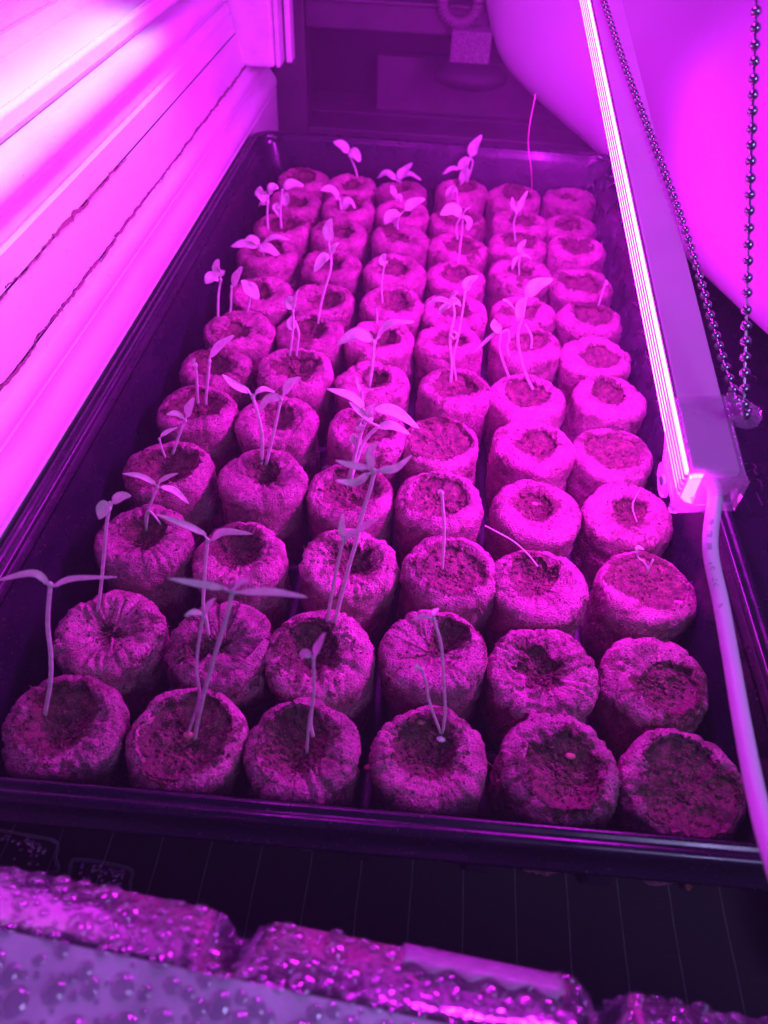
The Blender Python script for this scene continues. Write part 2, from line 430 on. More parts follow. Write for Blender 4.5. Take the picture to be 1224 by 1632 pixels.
wpart('ledge', [(-0.1870, 0.1660), (-0.1868, 0.1712)] + arc(-0.1886, 0.1718, 0.0018, 0, 80, 4) + [(-0.2140, 0.1780), (-0.2150, 0.1810)], Y0, 0.33)
wpart('sash_groove', [(-0.2135, 0.1775), (-0.2135, 0.1870), (-0.2175, 0.1875)], Y0, 0.33)
wpart('sash_rail', [(-0.2170, 0.1860), (-0.2150, 0.1885), (-0.2150, 0.2010), (-0.2240, 0.2025), (-0.2600, 0.2025)], Y0, 0.33)
b = MB(); b.box((-0.190, 0.349, 0.262), (0.096, 0.034, 0.325))
jm = child(bevel(b.build('jamb', M['pvc'], smooth=False), 0.003), win)
b = MB(); b.box((-0.1395, 0.349, 0.262), (0.004, 0.028, 0.325)); b.box((-0.1330, 0.358, 0.262), (0.005, 0.016, 0.325))
child(bevel(b.build('jamb_trim', M['pvc'], smooth=False), 0.0012), win)
b = MB(); b.box((-0.262, -0.07, 0.33), (0.004, 0.80, 0.25))
child(b.build('window_pane', mat_clear('window_glass', 0.03, 0.02), smooth=False), win)
# ragged mould growing along two joints
def mould(prof_fn, y0, y1, wmin, wmax, seed, dens=1.0):
    r = random.Random(seed); b = MB(); y = y0; prev = None
    w = 0.0004; off = 0
    while y < y1:
        step = r.uniform(0.0006, 0.0018)
        w = min(wmax, max(wmin, w + r.uniform(-0.0003, 0.0003)))
        off = 0.85 * off + r.uniform(-0.00045, 0.00045)
        if r.random() < 0.025: off += r.choice((-1, 1)) * 0.0011
        a = prof_fn(-w / 2 + off); c = prof_fn(w / 2 + off)
        cur = ((a[0] + 0.0003, y, a[1]), (c[0] + 0.0003, y, c[1]))
        if prev is not None and r.random() < dens:
            b.add([prev[0], prev[1], cur[1], cur[0], (a[0] - 0.001, y, a[1]), (c[0] - 0.001, y, c[1])], [(0, 1, 2, 3), (3, 2, 5, 4)])
        prev = cur; y += step
    # specks beside the line
    for _ in range(int((y1 - y0) * 240)):
        yy = r.uniform(y0, y1); q = r.gauss(0, 0.0022); s_ = r.uniform(0.0001, 0.00035)
        p = prof_fn(q); b.add([(p[0] + 0.0003, yy - s_, p[1]), (p[0] + 0.0003, yy + s_ * 1.5, p[1] - s_), (p[0] + 0.0003, yy + s_, p[1] + s_ * 1.6)], [(0, 1, 2)])
    return b
def pf_low(q):  # joint between moulding and lower board
    z = 0.0992 + q
    return (-0.1671 if z > 0.0988 else -0.1664, z)
def pf_up(q):
    z = 0.1246 + q
    return (-0.1716 if z < 0.1246 else -0.1722, z)
child(mould(pf_low, -0.40, 0.34, 0.0004, 0.0013, 5).build('mould_line', M['mould'], smooth=False), win)
child(mould(pf_up, -0.40, 0.06, 0.0006, 0.0024, 8).build('mould_line', M['mould'], smooth=False), win)

# ------------------------------------------------------------------ cabinet behind the tray
cab = empty('dark_cabinet', (0.02, 0.43, 0.0))
tag(cab, 'dark cabinet with a recessed panel, behind the far end of the tray', 'cabinet')
def cbox(name, c, d, mat, bw=0.0015):
    q = MB(); q.box(c, d); return child(bevel(q.build(name, mat, smooth=False), bw), cab)
cbox('post', (-0.1435, 0.42, 0.06), (0.030, 0.03, 0.152), M['dark'])
cbox('top_rail', (0.035, 0.42, 0.1250), (0.326, 0.03, 0.0210), M['dark'])
cbox('rail_edge', (0.035, 0.4155, 0.1372), (0.326, 0.028, 0.0026), M['dpanel'])
cbox('back_panel', (0.03, 0.515, 0.12), (0.36, 0.010, 0.30), M['darker'])
cbox('inner_panel', (0.012, 0.470, 0.050), (0.160, 0.012, 0.062), M['dpanel'])
cbox('base_rail', (0.035, 0.428, 0.012), (0.326, 0.05, 0.040), M['dark'])
cbox('floor_board', (0.03, 0.48, 0.030), (0.36, 0.06, 0.006), M['dark'])
cbox('screw_head', (-0.1395, 0.4035, 0.0865), (0.005, 0.004, 0.005), M['dpanel'], 0.001)
q = MB()
cpts = []
for k in range(0, 260):
    a = k / 260 * 2 * math.pi
    for j in range(1):
        rr = 0.0150 + 0.0032 * math.cos(k * 2 * math.pi / 8); zz = 0.0032 * math.sin(k * 2 * math.pi / 8)
        cpts.append((0.008 + rr * math.cos(a), 0.395 + zz, 0.142 + rr * math.sin(a)))
q.tube(cpts + cpts[:1], 0.0023, 6, False)
tag(q.build('coiled_cable', M['hose'], origin=(0.008, 0.395, 0.12)), 'coiled cable loop at the top of the dark cabinet', 'cable')
q = MB(); q.box((0.020, 0.395, 0.112), (0.034, 0.026, 0.024))
for k in range(9): q.box((0.005 + k * 0.0038, 0.3815, 0.112), (0.0018, 0.0022, 0.024))
tag(bevel(q.build('ribbed_block', M['knit'], smooth=False, origin=(0.02, 0.395, 0.10)), 0.0035, 3), 'ribbed grey block below the coiled cable', 'block')
q = MB(); q.sphere((0.022, 0.385, 0.089), 0.034, 28, 16, (1.0, 0.55, 0.34))
tag(q.build('dark_pad', M['darker'], origin=(0.022, 0.385, 0.075)), 'dark oval pad under the ribbed block', 'pad')

# ------------------------------------------------------------------ pale fabric bulging in from the right
def make_fabric():
    ctrl = [ony(772, -150, 0.43), ony(772, -60, 0.42), ony(776, 0, 0.41), ony(800, 90, 0.39), ony(850, 152, 0.36), ony(960, 250, 0.315), onx(1030, 332, 0.168),
            onx(1090, 405, 0.172), onx(1224, 532, 0.176), onx(1330, 620, 0.185), onx(1420, 690, 0.2)]
    P = spline(ctrl, 60)
    O = np.array([0.42, 0.10, 0.90]); O /= np.linalg.norm(O)
    b = MB(); sec = 34; vv = []; W = 0.42
    for i, p in enumerate(P):
        T = P[min(i + 1, 60)] - P[max(i - 1, 0)]; T /= np.linalg.norm(T)
        N = np.cross(T, O); N /= np.linalg.norm(N)
        if N @ (CAM - p) < 0: N = -N
        for k in range(sec):
            t = k / (sec - 1)
            tt = t ** 1.9
            prof = 0.050 * (1 - (1 - min(tt / 0.26, 1)) ** 2) ** 0.5
            und = 0.006 * math.sin(i * 0.13 + tt * 9) * min(1, tt * 6) + 0.004 * math.sin(tt * 22 - i * 0.07) * min(1, tt * 4)
            vv.append(p + O * W * tt + N * (prof + und))
        for k in range(sec):                            # the far side, closing the fold
            t = 1 - k / (sec - 1); tt = t ** 1.9
            vv.append(p + O * W * tt - N * 0.012 * (1 - (1 - min(tt / 0.1, 1)) ** 2) ** 0.5 - N * 0.0002)
    n = 2 * sec
    b.add(vv, [(i * n + k, i * n + (k + 1) % n, (i + 1) * n + (k + 1) % n, (i + 1) * n + k) for i in range(60) for k in range(n)])
    return b
fab = make_fabric().build('hanging_fabric', M['fabric'], origin=(0.17, 0.2, 0.05))
tag(fab, 'smooth white fabric bulging down behind the grow light and bead chain', 'fabric')

# ------------------------------------------------------------------ tray
XL, XR, YF, YB = -0.1525, 0.1440, -0.2800, 0.2880
def loop(ins, z, cr, n=6):
    """rounded rectangle inset by ins from the outer rim"""
    x0, x1, y0, y1 = XL + ins, XR - ins, YF + ins, YB - ins
    out = []
    for (cx, cy, a0) in ((x1 - cr, y1 - cr, 0), (x0 + cr, y1 - cr, 90), (x0 + cr, y0 + cr, 180), (x1 - cr, y0 + cr, 270)):
        for k in range(n + 1):
            a = math.radians(a0 + 90 * k / n); px_, py_ = cx + cr * math.cos(a), cy + cr * math.sin(a); out.append((px_, py_ + (0.018 * px_ if py_ < 0 else 0), z))
    return out
def loft(loops, close_last=False):
    b = MB(); n = len(loops[0])
    b.add([p for lp in loops for p in lp], [(j * n + k, j * n + (k + 1) % n, (j + 1) * n + (k + 1) % n, (j + 1) * n + k) for j in range(len(loops) - 1) for k in range(n)])
    if close_last: b.f.append(tuple((len(loops) - 1) * n + k for k in range(n)))
    return b
tray = empty('seed_tray', (-0.004, 0.0, 0.0))
tag(tray, 'long glossy black plastic seed tray holding six columns of peat pellets', 'tray')
b = loft([loop(0.0075, 0.0635, 0.014), loop(0.0088, 0.0615, 0.014), loop(0.0100, 0.0520, 0.014), loop(0.0106, 0.0512, 0.014), loop(0.0175, 0.0120, 0.013), loop(0.0195, 0.0035, 0.012), loop(0.0225, 0.0018, 0.01)], True)
child(b.build('basin', M['tray']), tray).modifiers.new('edge', 'EDGE_SPLIT').split_angle = math.radians(40)
b = loft([loop(0.0074, 0.0632, 0.014), loop(0.0072, 0.0648, 0.014), loop(0.0064, 0.0660, 0.014), loop(0.0052, 0.0660, 0.014), loop(0.0046, 0.0652, 0.014), loop(0.0036, 0.0651, 0.014), loop(0.0030, 0.0658, 0.014), loop(0.0018, 0.0660, 0.014),
          loop(0.0006, 0.0652, 0.014), loop(0.0000, 0.0636, 0.014), loop(-0.0003, 0.0560, 0.014), loop(-0.0018, 0.0552, 0.014), loop(-0.0022, 0.0540, 0.014), loop(-0.0012, 0.0535, 0.014), loop(0.0008, 0.0545, 0.014)])
child(b.build('rim', M['tray']), tray)
b = loft([loop(0.0098, 0.0600, 0.014), loop(0.0120, 0.0500, 0.014), loop(0.0200, 0.0006, 0.012)])
child(b.build('outer_wall', M['tray']), tray)
PX, PY = 0.0430, 0.04436
for k in range(7):                               # low ridges between the planting cells
    b = MB(); x = (k - 3) * PX
    b.add([(x - 0.0056, -0.264, 0.002), (x + 0.0056, -0.264, 0.002), (x + 0.0056, 0.268, 0.002), (x - 0.0056, 0.268, 0.002), (x - 0.0020, -0.262, 0.012), (x + 0.0020, -0.262, 0.012), (x + 0.0020, 0.266, 0.012), (x - 0.0020, 0.266, 0.012)],
          [(0, 1, 5, 4), (1, 2, 6, 5), (2, 3, 7, 6), (3, 0, 4, 7), (4, 5, 6, 7)])
    if 0 < k < 6: child(bevel(b.build('cell_ridge', M['matt'], smooth=False), 0.0016, 3), tray)
for k in range(1, 12):
    b = MB(); y = (k - 6) * PY
    b.add([(-0.127, y - 0.0056, 0.002), (0.124, y - 0.0056, 0.002), (0.124, y + 0.0056, 0.002), (-0.127, y + 0.0056, 0.002), (-0.126, y - 0.0020, 0.0112), (0.123, y - 0.0020, 0.0112), (0.123, y + 0.0020, 0.0112), (-0.126, y + 0.0020, 0.0112)],
          [(0, 1, 5, 4), (1, 2, 6, 5), (2, 3, 7, 6), (3, 0, 4, 7), (4, 5, 6, 7)])
    child(bevel(b.build('cell_ridge', M['matt'], smooth=False), 0.0016, 3), tray)
# crumbs and residue along the right wall, specks of peat on the tray
b = MB(); r = random.Random(4)
for _ in range(520):
    y = r.uniform(-0.262, -0.12); x = 0.1215 + r.gauss(0, 0.0014) + (y + 0.19) * 0.012; s_ = r.uniform(0.0003, 0.0012); z = 0.0035 + (x - 0.1205) * 2.2 + r.uniform(0, 0.003)
    b.sphere((x, y, max(0.003, z)), s_, 5, 3, (r.uniform(.6, 1.4), r.uniform(.6, 1.4), 0.7))
for _ in range(260):
    y = r.uniform(-0.25, 0.2); z = r.uniform(0.008, 0.055); s_ = r.uniform(0.00015, 0.0005)
    b.sphere((XR - 0.0195 + (z - 0.0035) * 0.195, y, z), s_, 5, 3)
for _ in range(120):
    y = r.uniform(-0.2, 0.26); z = r.uniform(0.006, 0.05); s_ = r.uniform(0.0002, 0.0007)
    b.sphere((XL + 0.0195 - (z - 0.0035) * 0.195, y, z), s_, 5, 3)
tag(b.build('peat_crumbs', M['residue']), 'reddish peat crumbs scattered along the inner walls of the black tray', 'crumbs', kind='stuff')

# the black plastic sheet beside the tray on the right, with raised marks
sht = empty('black_sheet', (0.25, 0.05, 0.0))
tag(sht, 'flat black plastic tray lid with raised marks, right of the seed tray', 'plastic sheet')
b = MB(); b.box((0.285, 0.0, 0.020), (0.262, 0.60, 0.042)); child(bevel(b.build('panel', M['tray'], smooth=False), 0.004, 3), sht)
def mark(name, px, rad=0.0007):
    q_ = MB(); q_.tube(spline([onz(u, v, 0.0412) for u, v in px], 24), rad, 6); return child(q_.build(name, M['tray']), sht)
mark('raised_line', [(1130, 586), (1165, 590), (1200, 600), (1206, 606), (1198, 612), (1160, 602), (1132, 598)])
mark('raised_mark', [(1188, 740), (1196, 738), (1204, 742), (1206, 748)])
mark('raised_mark', [(1192, 752), (1200, 748), (1206, 756), (1212, 754)])
mark('raised_mark', [(1194, 768), (1204, 764), (1212, 768), (1216, 778)])
mark('raised_mark', [(1206, 784), (1211, 796), (1216, 806)])
mark('raised_mark', [(1196, 645), (1206, 650), (1212, 646), (1216, 654), (1208, 660)])
mark('raised_mark', [(1192, 664), (1204, 662), (1216, 668)])

# ------------------------------------------------------------------ peat pellets
ZT = 0.046
CENT = [[(97,1145),(290,1165),(488,1185),(692,1195),(893,1220),(1090,1237)],
[(172,995),(340,1030),(517,1030),(697,1035),(868,1060),(1052,1075)],
[(225,855),(390,875),(551,890),(716,905),(868,925),(1030,930)],
[(275,745),(418,760),(560,775),(706,790),(853,805),(1003,805)],
[(317,650),(442,665),(575,685),(705,695),(850,705),(980,715)],
[(346,575),(472,585),(598,605),(722,620),(843,630),(967,630)],
[(380,520),(500,525),(610,535),(722,545),(843,545),(953,560)],
[(413,460),(515,475),(620,482),(725,490),(838,490),(943,500)],
[(428,405),(525,415),(627,430),(726,432),(830,435),(930,445)],
[(450,355),(540,360),(635,375),(728,385),(825,380),(922,395)],
[(470,310),(553,325),(640,330),(730,345),(825,350),(915,355)],
[(483,280),(560,290),(645,298),(733,300),(820,300),(910,310)]]
# hole radius / R, hole offset x,y / R, depth mm, wrinkle, words
PEL = {
 (0,0):(0.60,-0.10,0.12,7,1.0,'cracked front lip'), (0,1):(0.80,-0.05,-0.02,6,0.5,'very wide flat hollow'),
 (0,2):(0.66,-0.16,0.14,8,0.8,'deep dark hollow towards its left'), (0,3):(0.58,-0.05,0.12,7,0.8,'thick front rim'),
 (0,4):(0.74,0.16,-0.10,7,1.4,'torn net and spilled peat'), (0,5):(0.90,0.06,-0.06,5,1.2,'crumbling bare peat top'),
 (1,0):(0.14,-0.05,0.05,2,2.2,'nearly closed wrinkled net'), (1,1):(0.34,-0.45,-0.20,5,2.4,'folded net covering its top'),
 (1,2):(0.50,-0.14,0.16,7,1.0,'dark hollow at its back'), (1,3):(0.40,0.30,0.42,5,1.0,'small hollow at its back'),
 (1,4):(0.44,-0.06,0.06,6,2.0,'bright ragged folded net'), (1,5):(0.60,0.22,-0.18,4,0.6,'peat showing at its front right'),
 (2,0):(0.56,0.02,0.10,8,0.9,'deep round hollow'), (2,1):(0.64,-0.08,0.14,7,0.8,'wide dark hollow'), (2,2):(0.48,0.06,0.08,7,1.4,'pinched net around a small hollow'),
 (2,3):(0.80,0.02,0.00,4,0.7,'wide shallow peat top'), (2,4):(0.56,-0.05,0.22,5,0.6,'smooth shallow hollow'), (2,5):(0.84,0.04,0.04,3,0.6,'flat bare peat top'),
 (3,0):(0.76,0.04,0.04,7,0.8,'wide bowl-shaped hollow'), (3,1):(0.46,0.04,0.20,7,0.6,'thick net lip at the front'), (3,2):(0.76,0.0,0.06,5,0.7,'wide dark peat top'),
 (3,3):(0.78,0.0,0.08,4,0.5,'even round rim'), (3,4):(0.52,-0.05,0.12,7,0.5,'small seed in its round hollow'), (3,5):(0.44,0.06,0.16,7,0.5,'bright net lit by the lamp end'),
 (4,0):(0.78,0.02,0.06,6,0.8,'scooped hollow'), (4,1):(0.50,0.06,0.10,6,0.7,'oval hollow'), (4,2):(0.70,0.0,0.06,6,0.8,'rough hollow'),
 (4,3):(0.92,0.0,0.0,3,0.4,'dull bare peat top'), (4,4):(0.60,0.08,0.05,6,0.5,'neat round hollow'), (4,5):(0.78,0.02,0.04,4,0.5,'shallow wide hollow'),
}
ORD_R = ['front row', 'second row from front', 'third row from front', 'fourth row from front', 'fifth row from front', 'sixth row from front',
         'sixth row from back', 'fifth row from back', 'fourth row from back', 'third row from back', 'second row from back', 'back row']
ORD_C = ['leftmost', 'second from left', 'third from left', 'third from right', 'second from right', 'rightmost']
RAD = 0.0213
TOPZ = {}
def grid_faces(nr, n, off=0):
    j, k = np.meshgrid(np.arange(nr - 1), np.arange(n), indexing='ij')
    a = j * n + k; b_ = j * n + (k + 1) % n; c = (j + 1) * n + (k + 1) % n; d = (j + 1) * n + k
    return np.stack([a, b_, c, d], -1).reshape(-1, 4) + off
def np_mesh(name, V, F, mat, parent, uv=None, soil=None):
    me = bpy.data.meshes.new(name)
    me.from_pydata(V.tolist(), [], [tuple(f) for f in F.tolist()] if isinstance(F, np.ndarray) else F)
    me.polygons.foreach_set('use_smooth', [True] * len(me.polygons))
    me.materials.append(mat)
    if uv is not None:
        l = me.uv_layers.new(name='UVMap'); idx = np.empty(len(me.loops), int); me.loops.foreach_get('vertex_index', idx)
        l.data.foreach_set('uv', uv[idx].ravel())
    if soil is not None:
        at_ = me.attributes.new('soil', 'FLOAT', 'POINT'); at_.data.foreach_set('value', soil.ravel().astype(np.float32))
    me.update()
    o = bpy.data.objects.new(name, me); COL.objects.link(o); o.parent = parent
    return o
def make_pellet(r_, c_):
    u, v = CENT[r_][c_]
    loc = onz(u, v, ZT)
    ideal = np.array([(c_ - 2.5) * PX, (r_ - 5.5) * PY])
    xy = ideal + np.clip(loc[:2] - ideal, -0.0045, 0.0045)
    g = np.random.default_rng(100 + r_ * 6 + c_)
    if (r_, c_) in PEL: rh, ox, oy, dep, wr, words = PEL[(r_, c_)]
    else:
        rh, ox, oy, dep, wr = g.uniform(0.42, 0.72), g.uniform(-.1, .12), g.uniform(-.02, .18), g.uniform(4, 8), g.uniform(0.5, 1.1)
        words = 'broad hollow' if rh > 0.62 else ('small hollow' if rh < 0.5 else 'round hollow')
    rh *= 0.82 if r_ >= 2 else 0.93
    R = RAD * g.uniform(0.965, 1.015)
    H = 0.0440 + g.uniform(-0.0018, 0.0018)
    th = empty('peat_pellet', (xy[0], xy[1], 0.002))
    tag(th, 'peat pellet with %s, %s, %s' % (words, ORD_R[r_], ORD_C[c_]), 'peat pellet', 'netted peat pellets standing in the tray')
    th.rotation_euler = (g.normal(0, 0.035), g.normal(0, 0.035), 0)
    n = 144 if r_ < 3 else (100 if r_ < 6 else 56)
    a = np.arange(n) * 2 * math.pi / n
    ca, sa = np.cos(a), np.sin(a)
    sd = g.uniform(0, 60, 3)
    # edge of the net round the hollow
    o = np.array([ox, oy]) * R; dot = o[0] * ca + o[1] * sa
    circ = np.stack([ca * 1.6, sa * 1.6, np.zeros(n)], 1)
    rb = dot + np.sqrt(np.maximum((rh * R) ** 2 - o @ o + dot ** 2, 1e-7))
    rb = rb * (1 + (0.10 + 0.10 * wr) * noise3(circ + sd) + (0.04 + 0.07 * wr) * noise3(circ * 3.2 + sd) + 0.05 * noise3(circ * 8 + sd))
    rs = 0.0052
    rb = np.clip(rb, 0.0016, R - 0.0026 - (0.0028 * np.abs(noise3(circ * 2.6 + sd * 1.1)) + 0.0014 * np.abs(noise3(circ * 7 + sd))))
    rows = []; kinds = []
    ns = 20 if r_ < 5 else 12
    for k in range(ns):                                 # side
        t = k / ns; z = t * (H - rs); rad = R * (0.915 + 0.085 * min(1, (z / H) * 1.25))
        rows.append((np.full(n, rad), np.full(n, z))); kinds.append(0)
    for k in range(7):                                  # shoulder
        q = math.radians(90 * k / 6)
        rr = R - rs + rs * math.cos(q)
        rows.append((np.maximum(np.full(n, rr), rb + 0.0008 * (7 - k) / 7), np.full(n, H - rs + rs * math.sin(q)))); kinds.append(1)
    nt = 12 if r_ < 5 else 8
    for k in range(1, nt + 1):                          # top, falling towards the hollow
        t = k / nt; rr = (R - rs) * (1 - t) + rb * t; rr = np.maximum(np.minimum(rr, R - rs * 0.6), rb)
        fall = np.clip((R - rs - rr) / (R - rs), 0, 1)
        rows.append((rr, H + 0.0004 - 0.0050 * fall ** 1.5 - 0.0006 * t)); kinds.append(2)
    zw = (0.0008 + 0.0010 * wr) * noise3(circ * 1.7 + sd * 1.3) + 0.0007 * noise3(circ * 5 + sd)
    for k in range(len(rows) - nt, len(rows)): rows[k] = (rows[k][0], rows[k][1] + zw * ((k - len(rows) + nt + 1) / nt))
    zl = rows[-1][1]
    rows.append((rb * 0.97 - 0.0002, zl - 0.0006)); rows.append((rb * 0.965, zl - 0.0016)); rows.append((rb * 1.0 + 0.0003, zl - 0.0026)); kinds += [3, 3, 3]
    RR = np.array([q[0] for q in rows]); ZZ = np.array([q[1] for q in rows]); KK = np.array(kinds)[:, None]
    P = np.stack([RR * ca, RR * sa, ZZ], -1)
    nrm = np.stack([ca * np.ones_like(RR), sa * np.ones_like(RR), np.zeros_like(RR)], -1)
    up = np.array([0, 0, 1.0])
    wup = np.clip((ZZ - (H - rs)) / rs, 0, 1)[..., None] * (KK[..., None] > 0)
    N = nrm * (1 - wup) + up * wup; N /= np.linalg.norm(N, axis=-1, keepdims=True) + 1e-9
    big = noise3(P * 95 + sd); mid = noise3(P * 260 + sd * 1.7); fin = noise3(P * 620 + sd)
    wrap = noise3(np.stack([ca * 1.3 * np.ones_like(ZZ), sa * 1.3 * np.ones_like(ZZ), ZZ * 520 + 1.5 * ca], -1) + sd)       # folds running round the side
    ang = np.arctan2(sa, ca)[None, :]
    pl_ = np.abs(noise3(np.stack([np.cos(ang) * 4.2 + 0 * ZZ, np.sin(ang) * 4.2 + 0 * ZZ, ZZ * 40 + RR * 60], -1) + sd)) * 2 - 0.5   # gathers on top
    side = (KK == 0)
    def crease(f, k_):                                  # sharp folds in the wrap
        return np.clip(1 - np.abs(f) * k_, 0, 1) ** 1.5
    cr1 = crease(noise3(np.stack([ca * 2.0 * np.ones_like(ZZ), sa * 2.0 * np.ones_like(ZZ), ZZ * 150 + 0.9 * big], -1) + sd * 1.9), 5.5)
    cr2 = crease(noise3(np.stack([ca * 3.4 + 0 * ZZ, sa * 3.4 + 0 * ZZ, ZZ * 60 + RR * 90], -1) + sd * 2.3), 5.0)
    cr3 = crease(noise3(P * 150 + sd * 3.1), 6.0)
    disp = 0.0011 * big + 0.0005 * mid * (0.7 + 0.5 * wr) + 0.00022 * fin + side * 0.00042 * wrap + (~side) * 0.00075 * (wr - 0.2) * pl_ * np.clip((R - RR) / (R * 0.4), 0.15, 1)
    disp = disp - (0.0010 * cr1 * side + 0.0012 * cr2 * (~side) + 0.0009 * cr3) * (0.6 + 0.45 * wr)
    P = P + N * disp[..., None]
    UV = np.stack([np.broadcast_to(a * 0.0205, RR.shape), np.cumsum(np.vstack([np.zeros((1, n)), np.hypot(np.diff(RR, axis=0), np.diff(ZZ, axis=0))]), 0)], -1)
    nr = len(rows)
    edge = np.clip(1 - (RR - rb) / (0.0050 + 0.0045 * big), 0, 1) * (KK >= 1)
    soil = 0.66 * edge + 0.62 * np.clip(noise3(P * 62 + sd * 2.1), -0.4, 1) + 0.25 * noise3(P * 190 + sd) + 0.22 * (g.random() - 0.4)
    np_mesh('net_skin', P.reshape(-1, 3), grid_faces(nr, n), M['skin'], th, UV.reshape(-1, 2), soil)
    # peat inside the hollow
    npt = 20 if r_ < 4 else 10
    rbp = rb + 0.0012
    PR = []
    for k in range(npt + 1):
        t = 1 - k / npt * 0.985
        x = o[0] + (rbp * ca - o[0]) * t; y = o[1] + (rbp * sa - o[1]) * t
        z = zl.mean() - 0.0012 + (zl - zl.mean()) * t - dep * 0.001 * (1 - t ** 2.0) ** 1.2
        PR.append(np.stack([x, y, z * np.ones(n)], -1))
    PR = np.array(PR)
    lump = 0.0020 * noise3(PR * 150 + sd) + 0.0014 * noise3(PR * 380 + sd) + 0.0009 * np.abs(noise3(PR * 800 + sd))
    PR[..., 2] += lump * np.linspace(0.35, 1, npt + 1)[:, None]
    Fp = grid_faces(npt + 1, n).tolist() + [tuple(npt * n + k for k in range(n))]
    np_mesh('peat', PR.reshape(-1, 3), [tuple(f) for f in Fp], M['peat'], th)
    # loose fibres and grit on the nearer pellets
    if r_ < 6:
        b_ = MB(); nf = (30, 30, 24, 16, 10, 8)[r_]
        for _ in range(nf):
            if g.random() < 0.6:
                j = g.integers(0, npt); k = g.integers(0, n); p0 = PR[j, k] + up * 0.0003
            else:
                j = g.integers(ns - 6, nr - 4); k = g.integers(0, n); p0 = P[j, k] + N[j, k] * 0.0003
            d = g.normal(0, 1, 3); d[2] = abs(d[2]) * 0.35; d /= np.linalg.norm(d); L = g.uniform(0.0015, 0.0055); bend = g.normal(0, 0.0009, 3)
            b_.tube([p0 - d * L * 0.5, p0 + bend * 0.6, p0 + d * L * 0.5 + bend * 0.2], [0.00007, 0.00010, 0.00005], 3, False)
        fo = b_.build('fibres', M['fibre'], th); fo['kind'] = 'stuff'
        b_ = MB()
        for _ in range(nf * 4):
            j = int((g.random() ** 0.7) * npt); k = g.integers(0, n); s_ = g.uniform(0.0003, 0.0010)
            b_.sphere(PR[j, k] + up * 0.0002, s_, 6, 4, (g.uniform(.6, 1.6), g.uniform(.6, 1.6), 0.8))
        for _ in range(int(nf * 1.5)):
            j = g.integers(nr - nt - 6, nr - 3); k = g.integers(0, n); b_.sphere(P[j, k], g.uniform(0.0002, 0.0006), 5, 3, (g.uniform(.6, 1.6), g.uniform(.6, 1.6), 0.8))
        fo = b_.build('peat_grains', M['peat'], th); fo['kind'] = 'stuff'
    TOPZ[(r_, c_)] = (xy, H, o, zl.mean() - 0.0012 - dep * 0.001)
for r_ in range(12):
    for c_ in range(6):
        make_pellet(r_, c_)

# torn flaps of net on some front pellets (parts of those pellets)
PELS = {}
for o in COL.objects:
    if o.name.startswith('peat_pellet'):
        PELS[tuple(int(round(q)) for q in ((o.location.y / PY + 5.5), (o.location.x / PX + 2.5)))] = o
def flap(rc, pts_in, pts_out, name='net_flap'):
    """strip of loose netting between two rows of local points"""
    A = spline(pts_in, 16); B = spline(pts_out, 16); b_ = MB(); vv = []; nn = 7
    for i in range(17):
        for k in range(nn):
            t = k / (nn - 1); p = A[i] * (1 - t) + B[i] * t; q = np.array(p)
            p = p + np.array([0, 0, 0.0012 * math.sin(math.pi * t)]) + 0.0006 * noise3((q * 300)[None])[0]
            vv.append(p)
    b_.add(vv, [(i * nn + k, i * nn + k + 1, (i + 1) * nn + k + 1, (i + 1) * nn + k) for i in range(16) for k in range(nn - 1)])
    o = b_.build(name, M['skin'], PELS[rc]); uvl = o.data.uv_layers.new(name='UVMap')
    for lp in o.data.loops: c_ = o.data.vertices[lp.vertex_index].co; uvl.data[lp.index].uv = (c_.x, c_.y + c_.z)
    s_ = o.modifiers.new('thick', 'SOLIDIFY'); s_.thickness = 0.0003
    return o
def pol(r, deg, z): return (r * math.cos(math.radians(deg)), r * math.sin(math.radians(deg)), z)
flap((0, 4), [pol(0.0205, 150, 0.040), pol(0.0213, 185, 0.036), pol(0.0216, 215, 0.030), pol(0.0218, 245, 0.026)], [pol(0.0125, 150, 0.0445), pol(0.0125, 185, 0.0435), pol(0.0155, 215, 0.0415), pol(0.0185, 245, 0.0375)])
flap((0, 4), [pol(0.0216, 250, 0.024), pol(0.0222, 285, 0.022), pol(0.0228, 310, 0.024)], [pol(0.0180, 250, 0.0385), pol(0.0200, 285, 0.0370), pol(0.0235, 312, 0.0330)])
flap((1, 1), [pol(0.0216, 235, 0.034), pol(0.0225, 280, 0.033), pol(0.0225, 320, 0.035), pol(0.0215, 10, 0.040)], [pol(0.006, 235, 0.0425), pol(0.009, 280, 0.0440), pol(0.013, 320, 0.0450), pol(0.016, 10, 0.0452)])
flap((0, 0), [pol(0.0212, 300, 0.036), pol(0.0228, 330, 0.037), pol(0.0226, 350, 0.040)], [pol(0.0130, 295, 0.0420), pol(0.0140, 330, 0.0440), pol(0.0150, 5, 0.0452)])
flap((1, 4), [pol(0.0210, 250, 0.038), pol(0.0216, 285, 0.037), pol(0.0212, 320, 0.039)], [pol(0.0085, 245, 0.0432), pol(0.0070, 285, 0.0422), pol(0.0110, 325, 0.0440)])

